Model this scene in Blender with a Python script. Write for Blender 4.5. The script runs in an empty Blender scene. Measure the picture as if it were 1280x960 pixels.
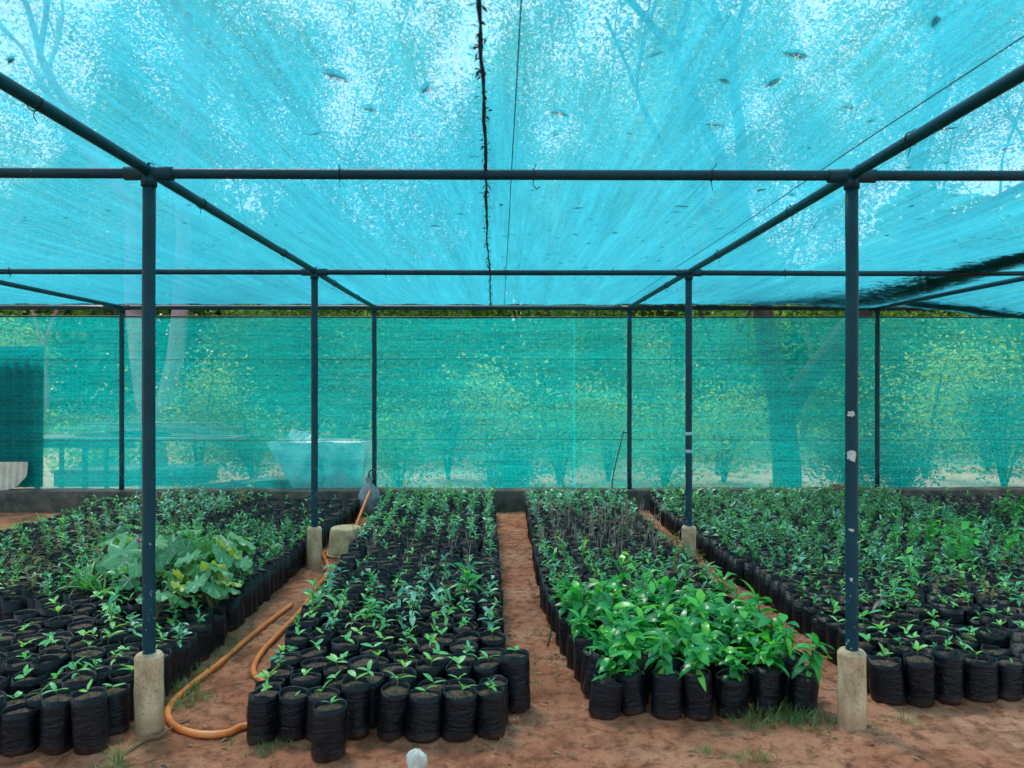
import bpy, math, random
import numpy as np
from mathutils import Vector, Matrix
R = math.radians
rng = np.random.default_rng(7)
random.seed(7)
sc = bpy.context.scene
C = sc.collection
CAMZ = 1.61; F = 960.0

# ------------------------------------------------------------------ camera
cam_d = bpy.data.cameras.new('camera'); cam = bpy.data.objects.new('camera', cam_d); C.objects.link(cam)
cam.location = (0, 0, CAMZ); cam.rotation_euler = (R(90.0), 0, R(-0.75))
cam_d.sensor_width = 36; cam_d.lens = 27.0; cam_d.clip_start = 0.05; cam_d.clip_end = 3000
cam_d.dof.use_dof = True; cam_d.dof.focus_distance = 5.0; cam_d.dof.aperture_fstop = 3.2
sc.camera = cam

def gp(px, py, z=0.0):
    """ground point (at height z) seen at photo pixel"""
    y = (CAMZ - z) * F / (py - 479.0); return ((px - 627.0) / F * y, y)
def at(px, py, Y):
    return ((px - 627.0) / F * Y, Y, CAMZ - (py - 479.0) / F * Y)

# ------------------------------------------------------------------ materials
def newmat(name):
    m = bpy.data.materials.new(name); m.use_nodes = True; nt = m.node_tree; nt.nodes.clear()
    out = nt.nodes.new('ShaderNodeOutputMaterial'); return m, nt, out
def N(nt, t, **kw):
    n = nt.nodes.new(t)
    for k, v in kw.items():
        if k.startswith('i_'):
            key = k[2:].replace('_', ' ')
            n.inputs[key].default_value = v
        else: setattr(n, k, v)
    return n
def ramp(nt, fac, stops):
    r = nt.nodes.new('ShaderNodeValToRGB'); e = r.color_ramp.elements
    while len(e) < len(stops): e.new(0.5)
    for el, (p, c) in zip(e, stops):
        el.position = p; el.color = (*c, 1) if len(c) == 3 else c
    nt.links.new(fac, r.inputs[0]); return r.outputs[0]
def g(v): return (v, v, v)
def coords(nt, scale=(1, 1, 1), kind='Object'):
    tc = nt.nodes.new('ShaderNodeTexCoord'); mp = nt.nodes.new('ShaderNodeMapping')
    mp.inputs['Scale'].default_value = scale; nt.links.new(tc.outputs[kind], mp.inputs[0]); return mp.outputs[0]
def noise(nt, vec, scale, detail=4, rough=.55, dist=0):
    n = N(nt, 'ShaderNodeTexNoise'); n.inputs['Scale'].default_value = scale; n.inputs['Detail'].default_value = detail
    n.inputs['Roughness'].default_value = rough; n.inputs['Distortion'].default_value = dist
    nt.links.new(vec, n.inputs['Vector']); return n.outputs['Fac']
def mixc(nt, fac, a, b, mode='MIX'):
    m = N(nt, 'ShaderNodeMix', data_type='RGBA', blend_type=mode)
    for sock, v in ((m.inputs[0], fac), (m.inputs[6], a), (m.inputs[7], b)):
        if hasattr(v, 'links'): nt.links.new(v, sock)
        else: sock.default_value = v if not isinstance(v, tuple) else (*v, 1)
    return m.outputs[2]
def mth(nt, op, a, b=0.5, clamp=False):
    m = N(nt, 'ShaderNodeMath', operation=op, use_clamp=clamp)
    for i, v in enumerate((a, b)):
        if hasattr(v, 'links'): nt.links.new(v, m.inputs[i])
        else: m.inputs[i].default_value = v
    return m.outputs[0]
def bump(nt, h, strength=.5, dist=.01):
    b = N(nt, 'ShaderNodeBump'); b.inputs['Strength'].default_value = strength; b.inputs['Distance'].default_value = dist
    nt.links.new(h, b.inputs['Height']); return b.outputs[0]
def principled(nt, out, col, rough=.7, nrm=None, metal=0.0, spec=.5):
    p = N(nt, 'ShaderNodeBsdfPrincipled')
    if hasattr(col, 'links'): nt.links.new(col, p.inputs['Base Color'])
    else: p.inputs['Base Color'].default_value = (*col, 1)
    if hasattr(rough, 'links'): nt.links.new(rough, p.inputs['Roughness'])
    else: p.inputs['Roughness'].default_value = rough
    p.inputs['Metallic'].default_value = metal; p.inputs['Specular IOR Level'].default_value = spec
    if nrm is not None: nt.links.new(nrm, p.inputs['Normal'])
    if out: nt.links.new(p.outputs[0], out.inputs[0])
    return p

def mat_soil():
    m, nt, o = newmat('red_soil'); v = coords(nt)
    a = noise(nt, v, 1.3, 6); b = noise(nt, v, 14, 8, .7); c = noise(nt, v, 90, 3, .7)
    col = ramp(nt, a, [(.32, (.39, .120, .060)), (.5, (.54, .205, .112)), (.68, (.64, .31, .19))])
    col = mixc(nt, mth(nt, 'MULTIPLY', ramp(nt, b, [(.38, g(1)), (.52, g(0))]), .75), col, (.17, .058, .028))
    col = mixc(nt, mth(nt, 'MULTIPLY', ramp(nt, b, [(.56, g(0)), (.72, g(1))]), .5), col, (.62, .33, .21))
    col = mixc(nt, mth(nt, 'MULTIPLY', ramp(nt, c, [(.30, g(1)), (.42, g(0))]), .6), col, (.13, .06, .04))
    dmp = noise(nt, v, 3.1, 5, .6)
    col = mixc(nt, mth(nt, 'MULTIPLY', ramp(nt, dmp, [(.40, g(1)), (.50, g(0))]), .6), col, mixc(nt, 1.0, col, (.50, .45, .42), 'MULTIPLY'))
    # far ground becomes dry grassy
    sx = N(nt, 'ShaderNodeSeparateXYZ'); nt.links.new(v, sx.inputs[0])
    col = mixc(nt, mth(nt, 'MULTIPLY', mth(nt, 'MULTIPLY', mth(nt, 'SUBTRACT', sx.outputs[1], 9.9), 2.0, True), .75), col, (.50, .34, .27))
    far = mth(nt, 'MULTIPLY', mth(nt, 'SUBTRACT', sx.outputs[1], 15.0), .12, True)
    grass = ramp(nt, noise(nt, v, 3, 8, .7), [(.35, (.07, .10, .025)), (.6, (.20, .22, .06)), (.75, (.35, .28, .13))])
    far2 = mth(nt, 'MULTIPLY', far, ramp(nt, noise(nt, v, .35, 5), [(.38, g(0)), (.5, g(1))]))
    col = mixc(nt, far2, col, grass)
    h = mth(nt, 'ADD', mth(nt, 'MULTIPLY', b, 1.0), mth(nt, 'MULTIPLY', c, .35))
    principled(nt, o, col, .95, bump(nt, h, 1.0, .03), spec=.2); return m

def mat_net(name, thread, cover, axis, seethru=(.86, .98, 1.0)):
    """woven shade cloth: open holes (transparent) between coloured threads (translucent)"""
    m, nt, o = newmat(name)
    if axis == 'roof':
        v = coords(nt); stretch = coords(nt, (1, .035, 1)); weave = coords(nt, (1, .45, 1))
    else:
        v = coords(nt); stretch = coords(nt, (.05, 1, 1)); weave = coords(nt, (.35, 1, 1))
    s1 = noise(nt, stretch, 9, 5, .7); s2 = noise(nt, stretch, 45, 3, .6); w = noise(nt, weave, 120, 2, .8); big = noise(nt, v, .55, 3)
    w2 = noise(nt, v, 330, 1, .5)
    def cen(x, k): return mth(nt, 'MULTIPLY', mth(nt, 'SUBTRACT', x, .5), k)
    c = mth(nt, 'ADD', cover, cen(s1, .22 if axis == 'roof' else .22)); c = mth(nt, 'ADD', c, cen(s2, .20 if axis == 'roof' else .16))
    c = mth(nt, 'ADD', c, cen(w, .9)); c = mth(nt, 'ADD', c, cen(w2, .6)); c = mth(nt, 'ADD', c, cen(noise(nt, weave, 55, 2, .6), .35)); c = mth(nt, 'ADD', c, cen(big, .22))
    if axis == 'wall':   # heavier selvedge threads every few centimetres
        sx = N(nt, 'ShaderNodeSeparateXYZ'); nt.links.new(v, sx.inputs[0])
        fr = mth(nt, 'FRACT', mth(nt, 'MULTIPLY', sx.outputs[2], 19.0)); ln = mth(nt, 'LESS_THAN', fr, .12)
        c = mth(nt, 'ADD', c, mth(nt, 'MULTIPLY', ln, .10))
        fr = mth(nt, 'FRACT', mth(nt, 'MULTIPLY', sx.outputs[0], 17.0)); ln = mth(nt, 'LESS_THAN', fr, .12)
        c = mth(nt, 'ADD', c, mth(nt, 'MULTIPLY', ln, .05))
    c = mth(nt, 'MINIMUM', mth(nt, 'MAXIMUM', c, .15), .97)
    # thick threads close the holes of a woven cloth when light crosses it at a slant
    ge = N(nt, 'ShaderNodeNewGeometry'); dp = N(nt, 'ShaderNodeVectorMath', operation='DOT_PRODUCT')
    nt.links.new(ge.outputs['True Normal'], dp.inputs[0]); nt.links.new(ge.outputs['Incoming'], dp.inputs[1])
    ct = mth(nt, 'ABSOLUTE', dp.outputs['Value'], 0)
    hole = mth(nt, 'MULTIPLY', mth(nt, 'SUBTRACT', 1.0, c), mth(nt, 'MULTIPLY', mth(nt, 'DIVIDE', ct, mth(nt, 'ADD', ct, .13)), 1.13))
    c = mth(nt, 'SUBTRACT', 1.0, hole)
    sc_ = mth(nt, 'ADD', mth(nt, 'MULTIPLY', s1, .6), mth(nt, 'MULTIPLY', s2, .4))
    col = mixc(nt, ramp(nt, sc_, [(.35, g(0)), (.65, g(1))]), tuple(x * .80 for x in thread), tuple(min(1, x * 1.15) for x in thread))
    tr = N(nt, 'ShaderNodeBsdfTranslucent'); nt.links.new(col, tr.inputs[0])
    df = N(nt, 'ShaderNodeBsdfDiffuse'); nt.links.new(mixc(nt, 1.0, col, g(.7), 'MULTIPLY'), df.inputs[0])
    mx = N(nt, 'ShaderNodeMixShader'); mx.inputs[0].default_value = .30
    nt.links.new(tr.outputs[0], mx.inputs[1]); nt.links.new(df.outputs[0], mx.inputs[2])
    tp = N(nt, 'ShaderNodeBsdfTransparent'); tp.inputs[0].default_value = (*seethru, 1)
    m2 = N(nt, 'ShaderNodeMixShader'); nt.links.new(c, m2.inputs[0]); nt.links.new(tp.outputs[0], m2.inputs[1]); nt.links.new(mx.outputs[0], m2.inputs[2])
    nt.links.new(m2.outputs[0], o.inputs[0]); return m

def mat_leaf(name, stops, rough=.38, trans=.35, spec=.5):
    m, nt, o = newmat(name)
    ge = N(nt, 'ShaderNodeNewGeometry')
    oi = N(nt, 'ShaderNodeObjectInfo')
    rnd = mth(nt, 'FRACT', mth(nt, 'ADD', ge.outputs['Random Per Island'], mth(nt, 'MULTIPLY', oi.outputs['Random'], .23)))
    col = ramp(nt, rnd, stops)
    v = coords(nt); nz = noise(nt, v, 60, 3)
    col = mixc(nt, mth(nt, 'MULTIPLY', nz, .5), col, mixc(nt, 1.0, col, (.6, .7, .5), 'MULTIPLY'))
    p = principled(nt, None, col, rough, bump(nt, nz, .25, .003), spec=spec)
    t = N(nt, 'ShaderNodeBsdfTranslucent'); nt.links.new(mixc(nt, 1.0, col, (1.5, 1.6, .7), 'MULTIPLY'), t.inputs[0])
    mx = N(nt, 'ShaderNodeMixShader'); mx.inputs[0].default_value = trans
    nt.links.new(p.outputs[0], mx.inputs[1]); nt.links.new(t.outputs[0], mx.inputs[2]); nt.links.new(mx.outputs[0], o.inputs[0]); return m

def mat_noise(name, stops, scale=8, rough=.8, bs=.5, bd=.005, detail=6, metal=0, spec=.4, stretch=(1, 1, 1)):
    m, nt, o = newmat(name); v = coords(nt, stretch); f = noise(nt, v, scale, detail, .65)
    principled(nt, o, ramp(nt, f, stops), rough, bump(nt, f, bs, bd), metal, spec); return m

def mat_paint():
    m, nt, o = newmat('blue_paint'); v = coords(nt, kind='Generated'); v = coords(nt)
    a = noise(nt, v, 5, 4); chip = noise(nt, v, 38, 5, .6)
    col = ramp(nt, a, [(.3, (.000, .032, .052)), (.7, (.001, .058, .080))])
    sx = N(nt, 'ShaderNodeSeparateXYZ'); nt.links.new(v, sx.inputs[0])
    low = mth(nt, 'MULTIPLY', mth(nt, 'SUBTRACT', 1.2, sx.outputs[2]), .10, True)
    chipf = mth(nt, 'MULTIPLY', mth(nt, 'SUBTRACT', mth(nt, 'ADD', chip, low), .705), 30, True)
    col = mixc(nt, chipf, col, (.30, .36, .33))
    rust = mth(nt, 'MULTIPLY', mth(nt, 'SUBTRACT', noise(nt, v, 17, 6, .7), .68), 12, True)
    col = mixc(nt, mth(nt, 'MULTIPLY', rust, .6), col, (.06, .035, .02))
    principled(nt, o, col, .5, bump(nt, chip, .25, .002), spec=.28); return m

def mat_concrete():
    m, nt, o = newmat('old_concrete'); v = coords(nt)
    a = noise(nt, coords(nt, (1, 1, .35)), 9, 7, .7); b = noise(nt, v, 70, 4)
    col = ramp(nt, a, [(.3, (.26, .15, .07)), (.48, (.54, .38, .23)), (.62, (.70, .52, .34)), (.75, (.30, .27, .16))])
    col = mixc(nt, mth(nt, 'MULTIPLY', ramp(nt, b, [(.33, g(1)), (.42, g(0))]), .6), col, (.12, .11, .09))
    sx = N(nt, 'ShaderNodeSeparateXYZ'); nt.links.new(v, sx.inputs[0])
    base = mth(nt, 'MULTIPLY', mth(nt, 'SUBTRACT', mth(nt, 'ADD', .07, mth(nt, 'MULTIPLY', a, .09)), sx.outputs[2]), 14, True)
    col = mixc(nt, mth(nt, 'MULTIPLY', base, .55), col, (.33, .15, .08))
    principled(nt, o, col, .9, bump(nt, b, .5, .004), spec=.25); return m

def mat_bag():
    m, nt, o = newmat('black_polythene'); v = coords(nt)
    wr = noise(nt, coords(nt, (6, 6, 34)), 1.6, 5, .6, .6); w2 = noise(nt, v, 26, 4, .6, 1.2)
    oi = N(nt, 'ShaderNodeObjectInfo')
    dust = noise(nt, v, 13, 6, .7)
    col = mixc(nt, ramp(nt, dust, [(.45, g(0)), (.8, g(1))]), (.0015, .0028, .006), (.007, .013, .024))
    sx = N(nt, 'ShaderNodeSeparateXYZ'); nt.links.new(v, sx.inputs[0])
    base = mth(nt, 'MULTIPLY', mth(nt, 'SUBTRACT', mth(nt, 'MULTIPLY', dust, .10), sx.outputs[2]), 18, True)
    col = mixc(nt, mth(nt, 'MULTIPLY', base, .35), col, (.16, .07, .04))
    h = mth(nt, 'ADD', wr, mth(nt, 'MULTIPLY', w2, .8))
    principled(nt, o, col, ramp(nt, dust, [(.3, g(.26)), (.7, g(.50))]), bump(nt, h, .8, .010), spec=.32); return m

M = dict(
    soil=mat_soil(), paint=mat_paint(), concrete=mat_concrete(), bag=mat_bag(),
    roofnet=mat_net('cyan_roof_net', (.030, .345, .46), .695, 'roof', (.95, .98, 1.0)),
    wallnet=mat_net('cyan_wall_net', (.006, .88, .95), .46, 'wall', (.85, 1, 1)),
    wallnet2=mat_net('green_wall_net', (.006, .88, .90), .41, 'wall', (.85, 1, .97)),
    potsoil=mat_noise('potting_soil', [(.3, (.03, .018, .012)), (.55, (.10, .06, .04)), (.75, (.30, .21, .15))], 70, .95, .9, .006),
    stem=mat_noise('green_stem', [(.3, (.07, .10, .03)), (.7, (.15, .17, .06))], 30, .6),
    twig=mat_noise('dry_twig', [(.3, (.10, .07, .05)), (.7, (.50, .40, .38))], 30, .85),
    bark=mat_noise('grey_bark', [(.3, (.10, .085, .085)), (.6, (.24, .20, .21)), (.8, (.34, .30, .30))], 6, .95, .9, .03, stretch=(1, 1, .3)),
    darkbark=mat_noise('dark_bark', [(.3, (.010, .010, .010)), (.7, (.035, .03, .026))], 6, .95, .9, .03, stretch=(1, 1, .3)),
    lf_seed=mat_leaf('seedling_leaf', [(0, (0.070, 0.284, 0.182)), (.45, (0.118, 0.458, 0.259)), (.8, (0.198, 0.654, 0.243)), (1, (0.437, 0.800, 0.213))], .36),
    lf_blue=mat_leaf('bluish_leaf', [(0, (0.083, 0.271, 0.220)), (.5, (0.164, 0.470, 0.351)), (1, (0.329, 0.716, 0.496))], .34, .25),
    lf_lush=mat_leaf('glossy_leaf', [(0, (0.024, 0.222, 0.074)), (.5, (0.049, 0.382, 0.099)), (.85, (0.098, 0.572, 0.099)), (1, (0.261, 0.680, 0.082))], .28, .35, .6),
    lf_bush=mat_leaf('fine_leaf', [(0, (0.044, 0.213, 0.119)), (.5, (0.097, 0.407, 0.209)), (1, (0.211, 0.658, 0.299))], .42),
    lf_dull=mat_leaf('dull_leaf', [(0, (0.062, 0.112, 0.056)), (.5, (0.112, 0.200, 0.088)), (.8, (0.250, 0.250, 0.100)), (1, (0.350, 0.213, 0.112))], .5),
    lf_big=mat_leaf('broad_leaf', [(0, (0.056, 0.218, 0.102)), (.5, (0.127, 0.379, 0.190)), (.85, (0.182, 0.467, 0.247)), (1, (0.504, 0.526, 0.073))], .4, .3),
    lf_strap=mat_leaf('strap_leaf', [(0, (0.031, 0.218, 0.055)), (.6, (0.078, 0.390, 0.078)), (1, (0.343, 0.530, 0.281))], .35, .3),
    lf_dead=mat_leaf('dead_leaf', [(0, (.03, .02, .012)), (.6, (.07, .045, .025)), (1, (.12, .08, .04))], .7, .08),
    lf_litter=mat_leaf('ground_litter', [(0, (.06, .035, .02)), (.5, (.22, .13, .07)), (1, (.45, .33, .22))], .8, .1),
    lf_tree=mat_leaf('tree_leaf', [(0, (0.045, 0.121, 0.028)), (.5, (0.088, 0.243, 0.047)), (.85, (0.176, 0.385, 0.055)), (1, (0.316, 0.527, 0.062))], .5, .4),
    lf_dark=mat_leaf('dark_tree_leaf', [(0, (0.015, 0.048, 0.022)), (.6, (0.030, 0.096, 0.034)), (1, (0.070, 0.180, 0.042))], .5, .3),
    lf_yel=mat_leaf('yellow_green_leaf', [(0, (0.089, 0.178, 0.039)), (.5, (0.227, 0.371, 0.068)), (1, (0.529, 0.595, 0.135))], .5, .5),
    grass=mat_leaf('grass_blade', [(0, (.05, .14, .04)), (.6, (.11, .24, .07)), (1, (.32, .32, .14))], .5, .3),
    purple=mat_leaf('purple_petal', [(0, (.40, .10, .55)), (1, (.62, .25, .75))], .6, .3),
    hose=mat_noise('orange_hose', [(.3, (.50, .115, .03)), (.5, (.74, .20, .045)), (.75, (.78, .29, .09))], 5, .42, .15, .002),
    hose2=mat_noise('faded_hose', [(.3, (.34, .12, .07)), (.7, (.46, .19, .11))], 6, .5, .15, .002),
    stick=mat_noise('brown_stick', [(.3, (.10, .05, .03)), (.7, (.27, .15, .09))], 20, .9, .8, .004),
    bucket=mat_noise('dirty_bucket', [(.3, (.26, .16, .08)), (.5, (.54, .38, .20)), (.72, (.72, .56, .36))], 11, .75, .5, .003),
    wall=mat_noise('mossy_render', [(.28, (.02, .026, .022)), (.45, (.055, .06, .05)), (.6, (.11, .10, .085)), (.75, (.26, .18, .14))], 5, .95, .8, .01, 8),
    darksheet=mat_noise('dark_painted_sheet', [(.3, (.008, .050, .045)), (.7, (.018, .085, .075))], 3, .6),
    palesheet=mat_noise('pale_fibreglass', [(.3, (.45, .42, .33)), (.7, (.66, .62, .52))], 5, .6),
    tub=mat_noise('shade_mottled_plastic_sheet', [(.36, (.16, .16, .16)), (.46, (.55, .52, .50)), (.58, (.88, .84, .78))], 2.6, .45, .6, .02),  # grey mottling paints the dark shading of the crumpled sheet into its colour
    timber=mat_noise('weathered_timber', [(.3, (.08, .07, .07)), (.7, (.30, .26, .24))], 6, .85, .5, .004, stretch=(.15, 1, 1)),
    darktimber=mat_noise('dark_timber', [(.3, (.03, .04, .04)), (.7, (.09, .09, .08))], 6, .85),
    wire=mat_noise('dark_cord', [(.3, (.006, .012, .02)), (.7, (.02, .03, .045))], 20, .7),
    white=mat_noise('white_plastic', [(.3, (.50, .43, .36)), (.6, (.78, .76, .72))], 14, .5, .6, .006),
    greybag=mat_noise('grey_plastic', [(.3, (.10, .12, .14)), (.6, (.26, .28, .32)), (.8, (.50, .48, .48))], 9, .35, .9, .02),
    chip=mat_noise('peeled_primer', [(.3, (.40, .42, .42)), (.6, (.66, .66, .62))], 40, .7),
    tape=mat_noise('blue_tape', [(.3, (.20, .42, .50)), (.6, (.40, .62, .70))], 40, .4),
    brick=mat_noise('old_brick', [(.3, (.12, .07, .05)), (.7, (.28, .18, .14))], 30, .9),
)

# ------------------------------------------------------------------ mesh tools
class Arr:
    """growing mesh of numpy chunks"""
    def __init__(s): s.V = []; s.L = []; s.T = []; s.M = []; s.n = 0
    def add(s, V, F, mat=0):
        V = np.asarray(V, float); s.V.append(V)
        F = [list(f) for f in F] if not isinstance(F, np.ndarray) else F
        if isinstance(F, np.ndarray):
            s.L.append(F.ravel() + s.n); s.T.append(np.full(len(F), F.shape[1])); s.M.append(np.full(len(F), mat))
        else:
            s.L.append(np.array([i for f in F for i in f]) + s.n); s.T.append(np.array([len(f) for f in F])); s.M.append(np.full(len(F), mat))
        s.n += len(V); return s
    def fin(s):
        if len(s.V) > 1:
            s.V = [np.concatenate(s.V)]; s.L = [np.concatenate(s.L)]; s.T = [np.concatenate(s.T)]; s.M = [np.concatenate(s.M)]
        return s.V[0], s.L[0], s.T[0], s.M[0]
    def inst(s, o, loc, rz=0, sc_=1.0, tilt=(0, 0)):
        V, L, T, Mi = o.fin()
        m = (Matrix.Rotation(rz, 3, 'Z') @ Matrix.Rotation(tilt[0], 3, 'X') @ Matrix.Rotation(tilt[1], 3, 'Y'))
        W = (V * sc_) @ np.array(m).T + np.array(loc)
        s.V.append(W); s.L.append(L + s.n); s.T.append(T); s.M.append(Mi); s.n += len(W)
    def mesh(s, name, mats, smooth=True):
        V, L, T, Mi = s.fin(); me = bpy.data.meshes.new(name)
        me.vertices.add(len(V)); me.vertices.foreach_set('co', V.ravel())
        me.loops.add(len(L)); me.loops.foreach_set('vertex_index', L.astype(np.int32))
        me.polygons.add(len(T)); st = np.concatenate([[0], np.cumsum(T)[:-1]])
        me.polygons.foreach_set('loop_start', st.astype(np.int32)); me.polygons.foreach_set('loop_total', T.astype(np.int32))
        me.polygons.foreach_set('material_index', Mi.astype(np.int32))
        me.polygons.foreach_set('use_smooth', np.full(len(T), smooth))
        for m in mats: me.materials.append(m)
        me.update(calc_edges=True); me.validate(); return me
    def obj(s, name, mats, parent=None, smooth=True, loc=(0, 0, 0)):
        if not isinstance(mats, (list, tuple)): mats = [mats]
        o = bpy.data.objects.new(name, s.mesh(name, mats, smooth)); C.objects.link(o); o.location = loc
        if parent: o.parent = parent
        return o
def tag(o, label=None, cat=None, group=None, kind=None):
    if label: o['label'] = label
    if cat: o['category'] = cat
    if group: o['group'] = group
    if kind: o['kind'] = kind
    return o
def empty(name, loc=(0, 0, 0), rz=0):
    o = bpy.data.objects.new(name, None); C.objects.link(o); o.location = loc; o.rotation_euler = (0, 0, rz)
    o.empty_display_size = .1; return o
def box(a, x0, x1, y0, y1, z0, z1, mat=0, bev=0):
    V = [(x, y, z) for z in (z0, z1) for y in (y0, y1) for x in (x0, x1)]
    return a.add(V, [(0, 2, 3, 1), (4, 5, 7, 6), (0, 1, 5, 4), (2, 6, 7, 3), (0, 4, 6, 2), (1, 3, 7, 5)], mat)
def tube(a, P, rad, seg=10, mat=0, cap=True):
    P = [np.array(p, float) for p in P]; n = len(P)
    if not hasattr(rad, '__len__'): rad = [rad] * n
    rings = []; up = np.array([0, 0, 1.0]); u = None
    for i in range(n):
        t = P[min(i + 1, n - 1)] - P[max(i - 1, 0)]; t /= np.linalg.norm(t) + 1e-9
        if u is None:
            r = np.array([1.0, 0, 0]) if abs(t[2]) > .9 else up
            u = np.cross(r, t); u /= np.linalg.norm(u)
        else:
            u = u - t * u.dot(t); u /= np.linalg.norm(u) + 1e-9
        v = np.cross(t, u)
        ang = np.arange(seg) * 2 * math.pi / seg
        rings.append(P[i] + rad[i] * (np.cos(ang)[:, None] * u + np.sin(ang)[:, None] * v))
    V = np.concatenate(rings); Fq = []
    for i in range(n - 1):
        for k in range(seg):
            k2 = (k + 1) % seg; Fq.append((i * seg + k, i * seg + k2, (i + 1) * seg + k2, (i + 1) * seg + k))
    if cap: Fq.append(tuple(range(seg - 1, -1, -1))); Fq.append(tuple((n - 1) * seg + k for k in range(seg)))
    return a.add(V, Fq, mat)
def smoothpath(P, k=8):
    P = [np.array(p, float) for p in P]; out = []
    Q = [2 * P[0] - P[1]] + P + [2 * P[-1] - P[-2]]
    for i in range(1, len(Q) - 2):
        p0, p1, p2, p3 = Q[i - 1:i + 3]
        for j in range(k):
            t = j / k
            out.append(.5 * ((2 * p1) + (-p0 + p2) * t + (2 * p0 - 5 * p1 + 4 * p2 - p3) * t * t + (-p0 + 3 * p1 - 3 * p2 + p3) * t ** 3))
    out.append(P[-1]); return out
def lathe(a, prof, seg=24, mat=0, wob=0, centre=(0, 0)):
    V = []; F_ = []
    for r, z in prof:
        for k in range(seg):
            an = 2 * math.pi * k / seg; rr = r * (1 + wob * random.uniform(-1, 1))
            V.append((centre[0] + rr * math.cos(an), centre[1] + rr * math.sin(an), z))
    for i in range(len(prof) - 1):
        for k in range(seg):
            k2 = (k + 1) % seg; F_.append((i * seg + k, i * seg + k2, (i + 1) * seg + k2, (i + 1) * seg + k))
    F_.append(tuple(range(seg - 1, -1, -1))); F_.append(tuple((len(prof) - 1) * seg + k for k in range(seg)))
    return a.add(V, F_, mat)

def leaf(a, base, az, el, L, W, droop=.6, fold=.25, seg=4, mat=0, roll=None, peak=.45):
    if roll is None: roll = U(-.45, .45)
    """pointed oval leaf with a folded midrib that arches down"""
    t = np.linspace(0, 1, seg + 1); ang = el - droop * t
    dl = L / seg; y = np.concatenate([[0], np.cumsum(np.cos(ang[:-1]) * dl)]); z = np.concatenate([[0], np.cumsum(np.sin(ang[:-1]) * dl)])
    w = W / 2 * np.sin(math.pi * np.clip(t, 0.02, .985) ** (math.log(.5) / math.log(peak))) ** .8
    V = np.zeros(((seg + 1) * 3, 3))
    V[0::3] = np.stack([-w, y, z + fold * w], 1); V[1::3] = np.stack([0 * w, y, z], 1); V[2::3] = np.stack([w, y, z + fold * w], 1)
    if roll:
        c, s_ = math.cos(roll), math.sin(roll); x0, z0 = V[:, 0].copy(), V[:, 2].copy(); zc = np.repeat(z, 3)
        V[:, 0] = c * x0 - s_ * (z0 - zc); V[:, 2] = zc + s_ * x0 + c * (z0 - zc)
    c, s_ = math.cos(az), math.sin(az); X = V[:, 0] * c - V[:, 1] * s_; Y = V[:, 0] * s_ + V[:, 1] * c
    V[:, 0] = X + base[0]; V[:, 1] = Y + base[1]; V[:, 2] += base[2]
    Fq = [];
    for i in range(seg):
        b = i * 3; Fq += [(b, b + 1, b + 4, b + 3), (b + 1, b + 2, b + 5, b + 4)]
    a.add(V, Fq, mat)

U = random.uniform
def curved_stem(a, h, lean, az, r0=.0025, r1=.0012, seg=5, mat=1, n=4):
    P = []
    for i in range(n + 1):
        t = i / n; d = lean * t * t; P.append((d * math.cos(az), d * math.sin(az), h * t))
    tube(a, P, list(np.linspace(r0, r1, n + 1)), seg, mat, cap=False); return P
def on(P, t):
    f = t * (len(P) - 1); i = min(int(f), len(P) - 2); u = f - i
    return tuple(P[i][k] * (1 - u) + P[i + 1][k] * u for k in range(3))

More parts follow.
